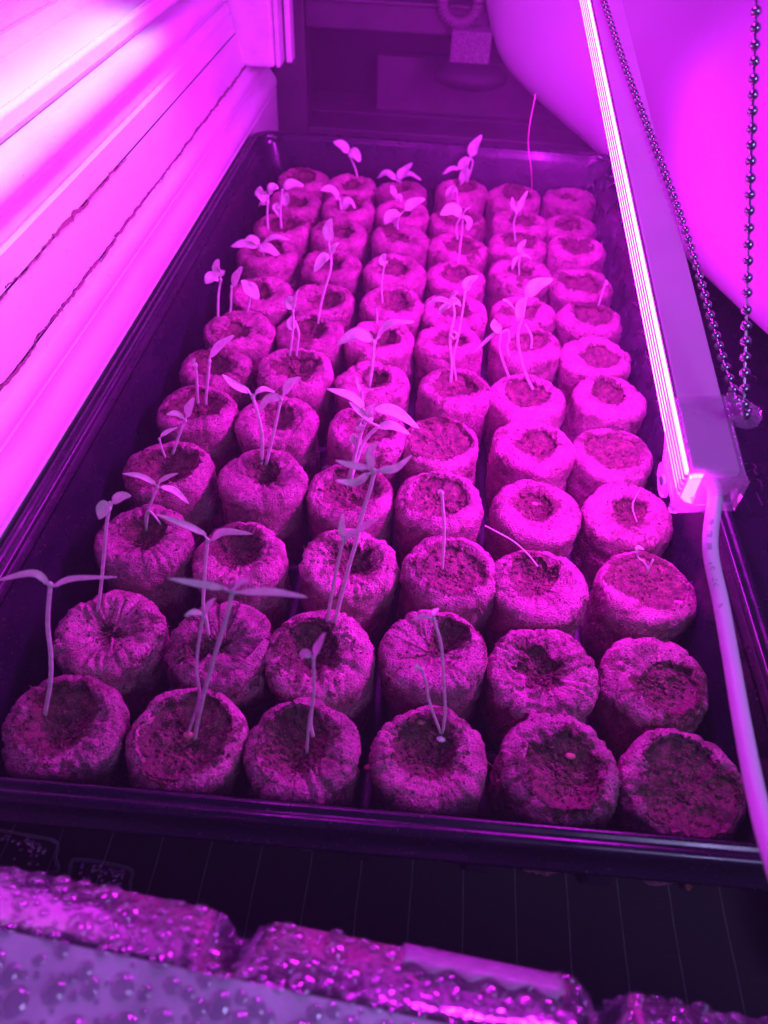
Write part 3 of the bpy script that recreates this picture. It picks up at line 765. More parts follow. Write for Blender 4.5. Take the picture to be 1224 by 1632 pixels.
# ------------------------------------------------------------------ seedlings
def leaf_mesh(b_, B, Mi, T, w, g, roll=0.0, fold=0.35):
    ax = spline([B, Mi, T], 12); nn = 7; top = []; bot = []
    L = np.linalg.norm(ax[-1] - ax[0])
    for i, p in enumerate(ax):
        t = i / 12
        tg = ax[min(i + 1, 12)] - ax[max(i - 1, 0)]; tg /= np.linalg.norm(tg) + 1e-12
        nrm = np.array([0.15 * math.sin(roll), -0.45 + 0.3 * math.sin(roll), 0.85]); nrm -= tg * (nrm @ tg)
        if np.linalg.norm(nrm) < 0.2: nrm = np.array([0.2, -1, 0.1]); nrm -= tg * (nrm @ tg)
        nrm /= np.linalg.norm(nrm)
        sd = np.cross(tg, nrm); cr, sr = math.cos(roll), math.sin(roll)
        sd, nrm = sd * cr + nrm * sr, nrm * cr - sd * sr
        hw = 0.5 * w * (0.16 + 0.84 * math.sin(math.pi * min(1, (t ** 0.82) * 0.93 + 0.07)) ** 0.85) if t > 0.02 else 0.5 * w * 0.16
        if t > 0.985: hw = 0.04 * w
        for k in range(nn):
            s_ = (k / (nn - 1)) * 2 - 1
            q = p + sd * s_ * hw + nrm * (abs(s_) ** 1.3 * hw * fold + 0.05 * w * math.sin(t * 9 + s_ * 2))
            th_ = 0.00016
            top.append(q + nrm * th_ * (1 - abs(s_) * 0.6)); bot.append(q - nrm * th_ * (1 - abs(s_) * 0.6))
    n0 = len(top)
    F = []
    for i in range(12):
        for k in range(nn - 1):
            a = i * nn + k; F.append((a, a + 1, a + nn + 1, a + nn)); F.append((n0 + a, n0 + a + nn, n0 + a + nn + 1, n0 + a + 1))
        for k in (0, nn - 1):
            a = i * nn + k; F.append((a, a + nn, n0 + a + nn, n0 + a))
    b_.add(top + bot, F)

SEED_N = [0]
def seedling(rc, words, stem, leaves, sw=7.0, extra=()):
    """stem: pixel points from the peat upwards; leaves: (base, mid, tip, width px)"""
    SEED_N[0] += 1
    g = np.random.default_rng(500 + SEED_N[0])
    z0 = TOPZ[rc][3] + 0.002 + 0.0035
    base = onz(*stem[0], z0); dy = 0.0; pts = []
    xy, H, off, zb = TOPZ[rc]
    # keep the root inside the hollow of its own pellet
    d0 = np.array([base[0], base[1]]) - (xy + off)
    lim = 0.013
    if np.linalg.norm(d0) > lim:
        base[:2] = xy + off + d0 / np.linalg.norm(d0) * lim
    y = base[1]; lean = g.uniform(-0.10, 0.12)
    th = empty('seedling', tuple(base))
    tag(th, words, 'seedling', 'seedlings sprouting from the pellets')
    pts = [base - np.array([0, 0, 0.0045])]
    for i, (u, v) in enumerate(stem):
        p = ony(u, v, y)
        p = ony(u, v, y + lean * max(0, p[2] - base[2]))
        if i == 0: p = base + (p - base) * 0.3
        pts.append(p)
    dm = depth(pts[-1])
    rad = max(0.00036, 0.84 * sw * dm / FPX / 2)
    P = spline(pts, 8 * (len(pts) - 1))
    nP = len(P)
    b_ = MB(); b_.tube(P, [rad * (1.12 - 0.28 * k / nP) for k in range(nP)], 8)
    st = b_.build('stem', M['stem'], None); child(st, th)
    top = pts[-1]
    for (bp, mp, tp, w) in leaves:
        yb = top[1]
        side = np.sign(tp[0] - bp[0]) if abs(tp[0] - bp[0]) > 3 else 0
        yt = yb + g.uniform(-0.006, 0.005)
        B = ony(*bp, yb); T = ony(*tp, yt); Mi = ony(*mp, (yb + yt) / 2) if mp else (B + T) / 2 + np.array([0, 0, 0.12 * np.linalg.norm(T - B)])
        if np.linalg.norm(B - top) > 0.0004:                # petiole joins the blade to the stem
            q_ = MB(); q_.tube(spline([top - np.array([0, 0, 0.0012]), (top + B) / 2 + np.array([0, 0, -0.0003]), B + (T - B) * 0.08], 6), rad * 0.6, 6); child(q_.build('petiole', M['stem']), th)
        q_ = MB(); leaf_mesh(q_, B, Mi, T, w * 1.22 * depth(B) / FPX, g, g.uniform(-0.3, 0.3)); child(q_.build('leaf', M['leaf']), th)
    for ex in extra:                                         # (pixel points, width px): tendrils or fallen shoots
        q_ = MB(); EP = [ony(u, v, y + 0.001) for u, v in ex[0]]; q_.tube(spline(EP, 6 * len(EP)), max(0.0003, ex[1] * dm / FPX / 2), 6); child(q_.build('shoot', M['stem']), th)
    # growing tip
    q_ = MB(); q_.sphere(top, rad * 1.25, 8, 6, (1, 1, 1.4)); child(q_.build('growing_tip', M['stem']), th)
    return th
S = seedling
S((0,0), 'tall seedling with long drooping left leaf, in the front leftmost pellet', [(72,1138),(80,1090),(81,1044),(76,993),(80,932)], [((77,929),(52,914),(-8,926),10),((85,934),(118,923),(187,920),9)], 9.5)
S((0,1), 'thick tall seedling with two wide leaves, front row second pellet from left', [(311,1173),(324,1110),(344,1039),(360,988),(370,943)], [((360,938),(314,930),(268,922),10),((380,944),(436,944),(490,952),10),((373,938),(384,930),(396,926),13)], 10.5)
S((0,1), 'thin seedling with two small leaves beside the thick one, front row', [(299,1171),(317,1115),(313,1064),(319,1008),(324,983)], [((322,978),(308,976),(293,982),8),((327,976),(334,965),(343,954),11)], 7)
S((0,2), 'short seedling with curled leaf, front row third pellet from left', [(489,1196),(492,1155),(499,1115),(500,1080),(499,1048)], [((500,1044),(508,1030),(518,1008),12),((496,1046),(486,1041),(480,1050),12)], 7.5, [([(499,1173),(495,1150),(499,1115)], 7)])
S((0,3), 'taller right shoot of the V-shaped pair, front row third pellet from right', [(704,1174),(709,1138),(708,1097),(703,1029),(691,987)], [((686,984),(672,983),(655,989),7),((690,981),(693,975),(699,970),8)], 7)
S((0,3), 'shorter hooked left shoot of the V-shaped pair, front row', [(703,1172),(685,1121),(679,1090),(672,1067)], [((671,1066),(664,1062),(662,1071),5)], 6)
S((1,0), 'seedling with one round leaf, second row leftmost pellet', [(155,980),(160,942),(165,892),(170,836),(176,803)], [((175,803),(166,811),(157,827),20),((179,800),(194,791),(209,790),13)], 7.5)
S((1,1), 'seedling with long left leaf, second row second pellet from left', [(334,1021),(329,990),(324,963),(327,907),(331,862)], [((328,852),(294,836),(250,820),9),((337,860),(358,848),(403,851),10)], 7.5)
S((1,2), 'shorter seedling of the pair in second row third pellet from left', [(519,1008),(530,940),(540,890),(546,862)], [((546,856),(545,840),(547,819),10),((550,860),(560,850),(573,845),11),((570,848),(585,836),(603,827),8)], 7.5)
S((1,2), 'tallest seedling with four narrow leaves, from second row third pellet', [(529,1011),(553,914),(567,865),(577,820),(591,776),(596,752)], [((592,746),(590,722),(601,704),13),((587,745),(565,744),(534,734),11),((588,755),(566,770),(534,766),12),((603,750),(630,747),(656,726),11)], 9)
S((2,0), 'seedling with thin arching leaves, third row leftmost pellet', [(233,844),(236,816),(243,796),(251,776)], [((248,771),(223,759),(195,755),8),((256,776),(279,783),(301,803),9),((253,768),(268,760),(284,754),6)], 6, [([(231,841),(232,822),(239,815),(258,838),(279,866)], 4)])
S((2,3), 'leafless stalk with a hooked tip, third row third pellet from right', [(705,900),(708,845),(706,810),(704,786)], [((704,786),(700,781),(698,786),5)], 7)
S((3,2), 'bushy seedling with broad crossed leaves, fourth row third pellet from left', [(556,762),(566,725),(574,695),(584,668)], [((580,649),(557,631),(521,620),13),((594,671),(577,659),(556,641),13),((598,651),(630,656),(668,683),15),((603,680),(626,679),(653,692),12),((588,664),(590,655),(597,644),12),((573,688),(574,676),(580,666),13)], 8, [([(560,760),(575,715),(588,694),(603,680)], 7)])
S((3,2), 'clipped seedling stub below the bushy one, fourth row', [(560,764),(564,738),(568,716),(570,700)], [((562,691),(567,703),(577,712),13)], 7)
S((3,1), 'left seedling of a pair, fourth row second pellet from left', [(416,745),(418,700),(412,665),(403,633)], [((398,625),(374,614),(354,597),11),((407,626),(421,621),(438,625),9)], 8)
S((3,1), 'right seedling of a pair with oval leaves, fourth row second pellet', [(423,745),(434,700),(441,668),(448,636)], [((447,634),(428,638),(412,657),16),((451,628),(464,613),(479,602),16)], 7)
S((3,0), 'seedling with upright leaf, fourth row leftmost pellet', [(275,725),(286,692),(295,670)], [((297,662),(303,650),(309,634),14),((292,665),(279,659),(265,661),8)], 6)
S((3,0), 'slanting sprout with one thin leaf, fourth row leftmost pellet', [(264,731),(258,715),(254,700)], [((256,695),(268,688),(283,681),6)], 4.5)
S((4,0), 'seedling with one pointed leaf, fifth row leftmost pellet', [(328,639),(331,608),(334,575)], [((334,568),(352,553),(373,535),16)], 6)
S((4,0), 'bare sprout beside the pointed-leaf seedling, fifth row leftmost', [(315,639),(314,610),(312,582)], [((312,582),(309,577),(312,571),7)], 6)
S((4,2), 'tiny seedling with two thin leaves, fifth row third pellet from left', [(577,660),(578,642),(577,627)], [((575,625),(571,613),(568,600),6),((579,625),(587,622),(596,621),6)], 5)
S((5,2), 'seedling with two wide spread leaves, sixth row third pellet from left', [(588,615),(593,585),(596,546)], [((594,542),(568,533),(536,549),17),((600,538),(622,519),(660,513),17)], 8)
S((5,1), 'seedling with stacked leaves, sixth row second pellet from left', [(461,573),(464,550),(467,522),(467,495)], [((467,526),(464,515),(468,502),13),((467,492),(462,482),(465,472),15),((468,490),(471,477),(475,462),6)], 5, [([(471,578),(474,550),(476,530),(470,512)], 4)])
S((6,1), 'leaning seedling with long stem, sixth row from back, second pellet', [(507,520),(509,497),(517,463),(527,428),(527,404)], [((523,385),(524,366),(528,348),16),((524,406),(514,414),(500,434),14),((529,404),(534,394),(540,387),10)], 5.5)
S((6,0), 'seedling with two broad leaves at the far left edge, sixth row from back', [(343,515),(348,473),(352,446)], [((351,440),(348,427),(348,413),16),((348,444),(337,443),(327,452),17)], 5)
S((6,0), 'middle seedling of three, sixth row from back leftmost pellet', [(365,510),(368,486),(369,457)], [((370,455),(379,441),(386,425),14)], 4.5)
S((6,0), 'right seedling of three, sixth row from back leftmost pellet', [(391,510),(397,486),(399,470)], [((389,457),(401,463),(412,477),18),((396,468),(392,455),(384,447),12)], 4.5)
S((6,2), 'tiny bare sprout, sixth row from back, third pellet from left', [(601,530),(601,515),(601,498)], [((601,500),(600,494),(602,489),5)], 4)
S((8,0), 'seedling with four flat leaves, fourth row from back leftmost pellet', [(425,418),(420,405),(415,394)], [((411,393),(390,389),(368,393),12),((419,387),(438,380),(460,382),13),((411,397),(428,397),(448,411),14),((413,388),(402,381),(388,384),11)], 4.5)
S((9,0), 'left seedling of a pair, third row from back leftmost pellet', [(428,370),(426,345),(427,322)], [((424,320),(416,310),(414,297),17),((428,308),(435,300),(444,299),14),((421,326),(417,324),(412,329),8)], 4.5)
S((9,0), 'right seedling of a pair, third row from back leftmost pellet', [(448,360),(447,335),(450,304)], [((452,301),(466,294),(484,296),15),((449,325),(455,318),(458,308),16),((446,328),(440,332),(446,347),10)], 4.5)
S((10,1), 'seedling with two raised leaves, second row from back, second from left', [(545,340),(543,330),(542,318)], [((539,316),(527,304),(510,303),15),((546,334),(556,322),(566,332),15)], 4)
S((11,1), 'pale two-leaved seedling against the far tray wall, second from left', [(573,281),(566,268),(557,248)], [((555,243),(545,232),(531,226),13),((556,244),(566,246),(574,258),14)], 4)
S((11,2), 'seedling with three pointed leaves, back row third from left', [(645,298),(640,292),(633,287)], [((630,286),(616,277),(601,284),12),((633,284),(643,275),(657,260),13),((638,286),(652,279),(671,287),12)], 4)
S((10,2), 'seedling with hanging leaves, second row from back third from left', [(640,338),(634,330),(631,312)], [((630,312),(625,304),(622,296),14),((632,310),(634,318),(630,330),12)], 4)
S((9,2), 'seedling with broad low leaves, third row from back third from left', [(636,372),(633,358),(637,342)], [((636,340),(624,345),(612,358),18),((645,334),(658,325),(677,317),14)], 4, [([(630,372),(630,356),(637,342)], 4)])
S((11,3), 'tall pointed seedling by the far rim, back row third from right', [(748,284),(753,262),(750,250)], [((750,249),(756,234),(768,215),14),((748,252),(738,262),(730,270),13),((731,270),(720,270),(705,278),9),((745,266),(740,280),(733,295),13)], 4)
S((10,3), 'seedling with one drooping leaf, second row from back third from right', [(731,340),(730,325),(728,305)], [((728,300),(719,306),(711,320),14)], 3.5)
S((8,3), 'seedling with one rosy oval leaf, fourth row from back third from right', [(731,425),(733,395),(736,370),(738,346)], [((735,342),(720,335),(701,342),18),((738,342),(742,336),(749,331),8),((739,346),(746,354),(745,368),12)], 4.5, [([(729,382),(727,362),(734,346)], 4)])
S((9,4), 'seedling with two thin upright leaves, third row from back', [(821,383),(819,357),(823,340)], [((823,338),(817,328),(816,314),9),((825,338),(832,322),(841,304),8)], 3.5)
S((8,4), 'seedling with folded leaves, fourth row from back second from right', [(827,436),(827,420),(829,408)], [((830,405),(831,394),(838,382),11),((830,408),(838,408),(847,413),6),((827,408),(820,416),(816,430),5)], 3.5)
S((5,3), 'looped seedling with small leaf cluster, sixth row third from right', [(718,608),(720,580),(717,540),(724,503),(722,486)], [((718,483),(700,478),(678,487),10),((719,482),(723,472),(731,466),14),((719,485),(708,491),(698,500),10),((724,484),(729,482),(734,488),8)], 6, [([(717,534),(724,540),(728,532),(722,528)], 4)])
S((5,3), 'second seedling with one raised leaf, sixth row third from right', [(727,601),(723,570),(730,537),(737,496),(741,466)], [((741,463),(747,450),(762,440),14)], 4.5)
S((5,4), 'tall curved seedling with large pointed leaf, sixth row second from right', [(849,621),(840,602),(830,571),(825,534),(833,503),(838,476)], [((838,472),(855,456),(881,445),19),((834,475),(829,492),(825,512),13)], 6.5, [([(833,505),(820,493),(809,481),(801,478)], 4), ([(837,517),(847,537),(846,556)], 4)])
S((5,4), 'small seedling with curled thin leaves, sixth row second from right', [(797,592),(797,561),(798,531)], [((797,529),(789,520),(787,509),14),((792,529),(778,541),(755,562),6)], 5, [([(799,530),(809,527),(811,540),(808,552),(811,568)], 4.5)])
S((7,5), 'single bare sprout, fifth row from back rightmost pellet', [(955,488),(959,470),(964,453)], [((964,455),(966,450),(964,446),5)], 4)
S((2,5), 'tiny bent sprout with open tip, third row rightmost pellet', [(1032,908),(1026,895),(1017,889),(1015,880)], [((1015,880),(1018,873),(1026,876),7)], 4, [([(1032,910),(1037,900),(1041,892)], 4)])
S((7,2), 'seedling with one small round leaf, fifth row from back, third from left', [(609,478),(608,455),(612,424)], [((613,422),(611,414),(614,404),13)], 4)

# ------------------------------------------------------------------ seeds and threads
def seed(u, v, z, rad, mat, label):
    q_ = MB(); p = onz(u, v, z); q_.sphere((0, 0, 0), rad * 0.85, 10, 7, (1.35, 0.95, 0.55)); q_.v = [(x + p[0], y + p[1], zz + p[2]) for x, y, zz in q_.v]
    return tag(q_.build('seed', mat, origin=tuple(p)), label, 'seed')
seed(670, 1150, 0.0420, 0.0017, M['seed'], 'red-brown seed in the back of the hollow, front row')
seed(703, 1178, 0.0405, 0.0016, M['seedpale'], 'pale seed at the root of the forked seedling, front row')
seed(588, 1224, 0.0250, 0.0018, M['seed'], 'reddish seed fallen between the two middle front pellets')
seed(300, 1172, 0.0420, 0.0018, M['seed'], 'tan seed husk at the foot of the two front stems')
seed(909, 1205, 0.0415, 0.0017, M['seed'], 'sprouting seed in the torn front pellet')
seed(852, 803, 0.0420, 0.0015, M['seed'], 'small pinkish seed in the round hollow near the lamp')
def thread(name, pts, rad, mat, label):
    q_ = MB(); q_.tube(spline(pts, 40), rad, 6); return tag(q_.build(name, mat, origin=tuple(pts[0])), label, 'thread')
thread('thread', [onz(848, 318, 0.052), ony(847, 275, 0.19), ony(842, 232, 0.185), ony(844, 200, 0.18), ony(850, 168, 0.176), ony(853, 150, 0.174)], 0.00035, M['thread'], 'thin pink thread hanging above the far pellets')
thread('loose_root', [onz(773, 838, 0.0485), onz(792, 848, 0.0510), onz(817, 862, 0.0500), onz(840, 882, 0.0485), onz(857, 903, 0.0460)], 0.00035, M['pale'], 'pale loose root thread lying across the third-row pellet')
thread('loose_hair', [onz(1015, 832, 0.050), onz(1008, 808, 0.053), onz(1014, 790, 0.0525), onz(1020, 780, 0.051)], 0.00022, M['pale'], 'fine pale hair on the bright pellet below the lamp end')

# ------------------------------------------------------------------ grow lights
def grow_light(root, ridge_near, ridge_far, nl, W, Hh, full=True):
    a = np.asarray(ridge_far, float) - np.asarray(ridge_near, float); L = np.linalg.norm(a); a /= L
    e1 = np.asarray(nl, float); e1 -= a * (e1 @ a); e1 /= np.linalg.norm(e1)          # out of the lit face
    e2 = np.cross(e1, a); e2 /= np.linalg.norm(e2)
    if e2[2] < 0: e2 = -e2                                                                # out of the housing top
    R0 = np.asarray(ridge_near, float)
    pt = lambda s, i, j: R0 + a * s + e1 * i + e2 * j                                   # ridge at i=j=0; lit face runs to j<0, top to i<0
    ax = (a, e1, e2)
    q_ = MB(); q_.box(pt(L / 2, -W / 2 - 0.0006, -Hh / 2), (L, W - 0.0012, Hh), ax)
    child(bevel(q_.build('housing', M['alu'], smooth=False), 0.0006), root)
    # ribbed lit face: bright strips with dull grooves between
    nrib = 5; wr = Hh / nrib
    q_ = MB()
    for k in range(nrib):
        j0 = -k * wr - wr * 0.17; j1 = -(k + 1) * wr + wr * 0.17
        q_.add([pt(s, i, j) for s in (0.001, L - 0.001) for (i, j) in ((-0.0004, j0), (0.0008, j0 - wr * 0.08), (0.0008, j1 + wr * 0.08), (-0.0004, j1))], [(0, 1, 5, 4), (1, 2, 6, 5), (2, 3, 7, 6)])
    child(q_.build('diffuser', M['glow2'], smooth=False), root)
    # the lens turns under the bar towards the plants, where the diodes shine straight out
    q_ = MB(); pr2 = [(0.0002, -Hh - 0.0002), (-0.0030, -Hh - 0.0052), (-0.0075, -Hh - 0.0078), (-0.0125, -Hh - 0.0078)]
    q_.add([pt(s, i, j) for s in (0.001, L - 0.001) for (i, j) in pr2], [(k, k + 1, k + 5, k + 4) for k in range(3)])
    q_.add([pt(-0.0004, i, j) for (i, j) in ((-0.0004, -0.0004), (-0.0004, -Hh + 0.0004), (-0.0046, -Hh + 0.0004), (-0.0046, -0.0004))], [(0, 1, 2, 3)])   # glowing cut end
    child(q_.build('diffuser_lens', M['glow'], smooth=False), root)
    q_ = MB(); q_.box(pt(L / 2, -0.0090, -Hh - 0.0030), (L, 0.0070, 0.0060), ax); child(q_.build('lens_holder', M['rib'], smooth=False), root)
    q_ = MB(); q_.box(pt(L / 2, -0.0003, -Hh / 2), (L, 0.0004, Hh - 0.0002), ax)
    child(q_.build('diffuser_backing', M['rib'], smooth=False), root)
    q_ = MB()
    for k in range(1, nrib): q_.box(pt(L / 2, 0.00012, -k * wr), (L, 0.0019, 0.0005), ax)
    child(q_.build('diffuser_fins', M['fin'], smooth=False), root)
    return pt, ax, L
RN = np.array([0.0978, -0.1801, 0.1253]); RF = np.array([0.0760, 0.1102, 0.2019])
RN = RN + (RF - RN) * 0.014
RFF = RN + (RF - RN) * 1.25
lamp = empty('grow_light_bar', tuple(RN)); tag(lamp, 'slim grow light bar with ribbed glowing side and clear end cap', 'grow light', 'grow light bars above the tray')
pt, ax, LL = grow_light(lamp, RN, RFF, (-0.985, 0.0, -0.12), 0.0162, 0.0149)
# clear end cap round the near end
W, Hh = 0.0162, 0.0149
def capbox(name, s0, s1, i0, i1, j0, j1, mat=None, bw=0.0006):
    q_ = MB(); q_.box(pt((s0 + s1) / 2, (i0 + i1) / 2, (j0 + j1) / 2), (s1 - s0, i1 - i0, j1 - j0), ax)
    return child(bevel(q_.build(name, mat or M['cap'], smooth=False), bw), lamp)
capbox('end_cap', -0.0030, 0.0310, -W - 0.0010, -0.0002, 0.0004, 0.0012)
capbox('end_cap', -0.0030, 0.0310, -W - 0.0016, -W - 0.0006, -Hh, 0.0004)
capbox('end_cap', -0.0056, -0.0026, -W - 0.0016, 0.0040, -Hh - 0.0018, 0.0012, M['capglow'])
q_ = MB()
pr = [(-0.0026, 0.0014), (0.0300, 0.0014), (0.0240, -0.0052), (0.0195, -0.0120), (0.0170, -Hh - 0.0018), (-0.0026, -Hh - 0.0018)]
nv = len(pr); q_.add([pt(s, 0.0014, j) for s, j in pr] + [pt(s, 0.0026, j) for s, j in pr], [tuple(range(nv)), tuple(range(2 * nv - 1, nv - 1, -1))] + [(k, (k + 1) % nv, nv + (k + 1) % nv, nv + k) for k in range(nv)])
child(bevel(q_.build('end_cap', M['cap'], smooth=False), 0.0004), lamp)
def ringtab(name, cen, axn, axu, ro, ri, th_, mat):
    """flat disc with a hole"""
    q2 = MB(); n = 28; axn = np.asarray(axn) / np.linalg.norm(axn); axu = np.asarray(axu) - axn * (np.asarray(axu) @ axn); axu /= np.linalg.norm(axu); axv = np.cross(axn, axu)
    vv = []
    for (rr, h) in ((ro, th_ / 2), (ri, th_ / 2), (ri, -th_ / 2), (ro, -th_ / 2)):
        for k in range(n):
            t = 2 * math.pi * k / n; vv.append(cen + axu * rr * math.cos(t) + axv * rr * math.sin(t) + axn * h)
    q2.add(vv, [(j * n + k, j * n + (k + 1) % n, ((j + 1) % 4) * n + (k + 1) % n, ((j + 1) % 4) * n + k) for j in range(4) for k in range(n)])
    return child(q2.build(name, mat, smooth=False), lamp)
ringtab('side_tab', pt(0.0055, 0.0050, -0.0125), ax[1], ax[0], 0.0062, 0.0022, 0.0012, M['cap'])
q_ = MB(); q_.sphere(pt(0.0055, 0.0054, -0.0125), 0.0021, 14, 8, (1, 1, 0.5), (ax[0], ax[2], ax[1])); child(q_.build('screw', M['rib']), lamp)
TABC = pt(0.0220, -W - 0.0056, 0.0010)
ringtab('hanging_tab', TABC, ax[2], ax[0], 0.0054, 0.0020, 0.0014, M['cap'])
capbox('hanging_tab', 0.0200, 0.0320, -W - 0.0044, -W - 0.0012, 0.0004, 0.0014)
# cord
c0 = pt(-0.004, -0.0095, -0.0085)
cp = [pt(0.004, -0.0095, -0.0085), c0, atd(1132, 872, 0.246), atd(1149, 960, 0.238), atd(1165, 1050, 0.226), atd(1184, 1160, 0.208), atd(1206, 1270, 0.190), atd(1236, 1380, 0.170), atd(1300, 1560, 0.150), atd(1420, 1800, 0.140)]
CP = spline(cp, 90)
q_ = MB(); q_.tube(CP, 0.0024, 14); cordo = child(q_.build('power_cord', M['cord']), lamp)
# faint printed characters along the cord
txts = [('24', 0.185), ('75', 0.205), ('A4', 0.225), ('N', 0.26), ('4', 0.275), ('2', 0.29), ('0', 0.305), ('3', 0.345)]
q_ = MB()
for tx, s_ in txts:
    k = int(s_ * 90); p = CP[k]; t = CP[k + 1] - p; t /= np.linalg.norm(t); vw = CAM - p; vw -= t * (vw @ t); vw /= np.linalg.norm(vw); sdv = np.cross(t, vw)
    for m_ in range(len(tx) * 2):
        for dd in (-1, 0, 1):
            if random.random() < 0.7:
                nn = (vw + sdv * 0.22 * (dd + 0.6)); nn /= np.linalg.norm(nn)
                q_.box(p + t * (m_ * 0.0006) + nn * 0.00241, (0.0004, 0.0005, 0.00008), (t, np.cross(t, nn), nn))
pr_ = child(q_.build('cord_print', M['print'], smooth=False), lamp)
# second bar, higher and to the left, its reflection shows in the rims
lamp2 = empty('grow_light_bar', (-0.050, -0.10, 0.450)); tag(lamp2, 'second grow light bar hanging high above the left of the tray', 'grow light', 'grow light bars above the tray')
grow_light(lamp2, (-0.050, -0.080, 0.450), (-0.042, 0.150, 0.454), (0.97, 0.0, -0.22), 0.0180, 0.0165)

# ------------------------------------------------------------------ bead chain threaded through the hanging tab
def s_at(v):
    lo, hi = 0.0, LL * 1.2
    for _ in range(40):
        md = (lo + hi) / 2; d_ = ROT @ (pt(md, 0, 0) - CAM)
        if 816 + FPX * d_[1] / d_[2] > v: lo = md
        else: hi = md
    return lo
pA = [pt(s_at(-70), -W * 0.25, 0.0018), pt(s_at(0), -W * 0.37, 0.0018), pt(s_at(110), -W * 0.56, 0.0018), pt(s_at(215), -W * 0.80, 0.0018), pt(s_at(300), -W * 0.97, 0.0019), pt(s_at(400), -W * 1.12, 0.0012), pt(s_at(500), -W * 1.20, -0.0004), pt(s_at(585), -W * 1.26, -0.0012), TABC - ax[2] * 0.0022 + ax[0] * 0.0040, TABC - ax[2] * 0.0016]
pB = [TABC - ax[2] * 0.0016, TABC + ax[2] * 0.0030, atd(1186, 655, depth(TABC) - 0.010), atd(1188, 560, depth(TABC) - 0.014), atd(1192, 420, depth(TABC) - 0.018), atd(1197, 250, depth(TABC) - 0.022), atd(1203, 80, depth(TABC) - 0.024), atd(1207, -40, depth(TABC) - 0.026), atd(1209, -120, depth(TABC) - 0.028)]
chain = empty('bead_chain', tuple(TABC)); tag(chain, 'metal bead chain looped through the clear tab of the grow light', 'chain')
bm_ = MB(); bm_.sphere((0, 0, 0), 0.00168, 14, 10); bead0 = bm_.build('bead', M['steel'])
path = spline(pA, 600) + spline(pB, 600)[1:]
q_ = MB(); q_.tube(path[::4], 0.00042, 6); child(q_.build('wire', M['steel']), chain)
acc = 0.0; first = True; pitch = 0.0050
for i in range(1, len(path)):
    acc += np.linalg.norm(path[i] - path[i - 1])
    if acc >= pitch:
        acc -= pitch
        if first: o = bead0; first = False
        else: o = bead0.copy(); COL.objects.link(o)
        o.location = tuple(path[i] - TABC); o.parent = chain

# ------------------------------------------------------------------ clear lid in the foreground, beaded with condensation
lid = empty('clear_lid', (0.0, -0.36, 0.0)); tag(lid, 'clear plastic propagator lid beaded with condensation, in front of the tray', 'lid')
LA = math.radians(-4.6); lu = np.array([math.cos(LA), math.sin(LA), 0]); lo_ = np.array([-math.sin(LA), math.cos(LA), 0]); LO = np.array([0.008, -0.3325, 0.0])
def notch(x):
    n_ = 0
    for c, w in ((-0.0335, 0.0052), (0.0530, 0.0042)): n_ += math.exp(-((x - c) / w) ** 4)
    return min(1, n_)
def lidpt(x, q):
    """x along the far edge, q = distance across: <0 roof, 0..1 shoulder, 1..2 wall, 2..3 flange"""
    nn = notch(x)
    if q <= 0: y, z = q * 0.14, 0.1030 + 0.0014 * math.sin(q * 9)
    elif q <= 1:
        t = q; y = 0.0165 * (1 - math.cos(t * math.pi / 2)) * 0.55 + 0.0165 * t * 0.45; z = 0.1030 - 0.0130 * t ** 1.7
        y -= nn * 0.0035 * t; z -= nn * 0.006 * t
    elif q <= 2:
        t = q - 1; y = 0.0165 + 0.0100 * t - nn * 0.0035 * (1 - t); z = 0.0900 - 0.086 * t - nn * 0.006 * (1 - t)
    else:
        t = q - 2; y = 0.0265 + 0.010 * t; z = 0.004 - 0.001 * t
    return LO + lu * x + lo_ * y + np.array([0, 0, z])
def lidmesh(name, qs, mat, x0=-0.16, x1=0.17, nx=150):
    b_ = MB(); xs = [x0 + (x1 - x0) * k / (nx - 1) for k in range(nx)]; nq = len(qs)
    b_.add([lidpt(x, q) for x in xs for q in qs], [(i * nq + k, i * nq + k + 1, (i + 1) * nq + k + 1, (i + 1) * nq + k) for i in range(nx - 1) for k in range(nq - 1)])
    return child(b_.build(name, mat), lid)
lidmesh('roof', [-1 + k / 16 for k in range(17)], M['fog'])
lidmesh('shoulder', [k / 12 for k in range(13)], M['lid'])
lidmesh('side_wall', [1 + k / 8 for k in range(9)], M['lid'])
lidmesh('flange', [2, 2.5, 3], M['lid'], nx=60)
b_ = MB(); rr = random.Random(21); cells = {}
def try_drop(x, q, rad):
    p = lidpt(x, q); key = (int(x / 0.004), int(p[1] / 0.004))
    for dx in (-1, 0, 1):
        for dy in (-1, 0, 1):
            for (c, r0) in cells.get((key[0] + dx, key[1] + dy), ()):
                if np.linalg.norm(p - c) < (rad + r0) * 0.98: return
    cells.setdefault(key, []).append((p, rad))
    e = 1e-3; nx_ = lidpt(x + e, q) - p; nq_ = lidpt(x, q + 0.01) - p; n_ = np.cross(nx_, nq_); n_ /= np.linalg.norm(n_)
    if n_[2] < 0: n_ = -n_
    a1 = nx_ / np.linalg.norm(nx_); a2 = np.cross(n_, a1)
    sx, sy = rr.uniform(0.85, 1.2), rr.uniform(0.85, 1.25); t = rr.uniform(0, 3.1); A1 = a1 * math.cos(t) + a2 * math.sin(t); A2 = np.cross(n_, A1)
    b_.sphere(p + n_ * rad * 0.12, rad, 14 if rad > 0.001 else 8, 8 if rad > 0.001 else 5, (sx, sy, 0.45), (A1, A2, n_))
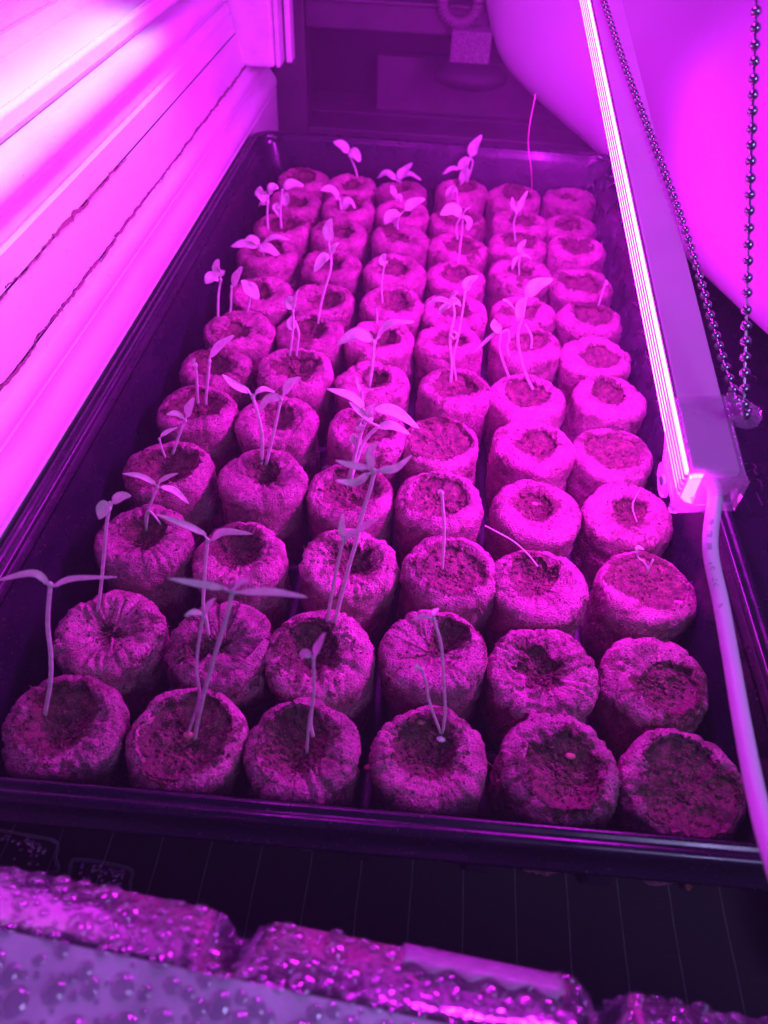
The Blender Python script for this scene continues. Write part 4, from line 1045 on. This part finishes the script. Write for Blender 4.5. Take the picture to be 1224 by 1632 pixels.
for k in range(4600):
    big = k < 2600
    q = rr.uniform(-0.42, 1.25) if k % 2 else rr.uniform(-0.42, 0.0)
    if q > 0: x = rr.uniform(-0.115, 0.14)
    else: x = rr.uniform(-0.10, 0.12)
    rad = rr.uniform(0.0011, 0.0022) if big else rr.uniform(0.0005, 0.0011)
    if q < 0: rad *= 1.3
    if k < 130: rad = rr.uniform(0.0022, 0.0034)
    try_drop(x, q, rad)
dr = child(b_.build('condensation', M['drop']), lid); dr['kind'] = 'stuff'
# strip of hazy tape along the shoulder, and a pink-lit blob of plastic at the notch
q_ = MB(); nx = 30; vv = []
for i in range(nx):
    x = 0.006 + 0.037 * i / (nx - 1)
    for k in range(5): p = lidpt(x, 0.72 + 0.40 * k / 4 + (0.05 * math.sin(i * 0.9) if k == 0 else 0)); vv.append(p + np.array([0, 0.0006, 0.0011]))
q_.add(vv, [(i * 5 + k, i * 5 + k + 1, (i + 1) * 5 + k + 1, (i + 1) * 5 + k) for i in range(nx - 1) for k in range(4)])
child(q_.build('tape_strip', M['tape']), lid).modifiers.new('thick', 'SOLIDIFY').thickness = 0.0004
for xe in (-0.0285, -0.0385, 0.0572, 0.0488):                                        # moulded ribs on the notch edges
    q_ = MB(); q_.tube([lidpt(xe, 0.05 + 1.1 * k / 12) + np.array([0, 0, 0.0006]) for k in range(13)], 0.0010, 8); child(q_.build('moulded_rib', M['lid']), lid)
def vent(px, zz):
    c = [onz(u, v, zz) for u, v in px]
    q2 = MB(); q2.tube(spline(c + c[:1], 48), 0.0006, 6, False); vo_ = child(q2.build('vent_frame', M['lid']), lid)
    q2 = MB(); cen = sum(c) / len(c); 
    for k in range(46):
        i = rr.randrange(len(c)); t = rr.random() ** 0.5 * 0.74; a_, b2 = c[i], c[(i + 1) % len(c)]; s_ = rr.random(); p = cen + ((a_ * (1 - s_) + b2 * s_) - cen) * t
        q2.sphere(p, rr.uniform(0.0004, 0.0009), 8, 5, (1, 1, 0.6))
    d2 = child(q2.build('condensation', M['drop']), lid); d2['kind'] = 'stuff'
vent([(-60, 1318), (0, 1324), (60, 1334), (86, 1340), (92, 1350), (88, 1366), (80, 1392), (-60, 1380)], 0.030)
vent([(112, 1376), (120, 1370), (160, 1374), (204, 1384), (211, 1392), (208, 1404), (196, 1428), (116, 1420)], 0.030)

# ------------------------------------------------------------------ thin haze volume added to imitate lens glare from the lamps
mb = MB(); mb.box((0, 0.05, 0.12), (1.9, 2.62, 2.26))
t = NT('glare_haze'); pv = t.n('ShaderNodeVolumePrincipled'); pv.inputs['Color'].default_value = (0.9, 0.9, 0.95, 1); pv.inputs['Density'].default_value = 0.115
t.m.cycles.homogeneous_volume = True
t.l(pv.outputs[0], t.out.inputs['Volume'])
tag(mb.build('haze', t.m, smooth=False), kind='stuff')
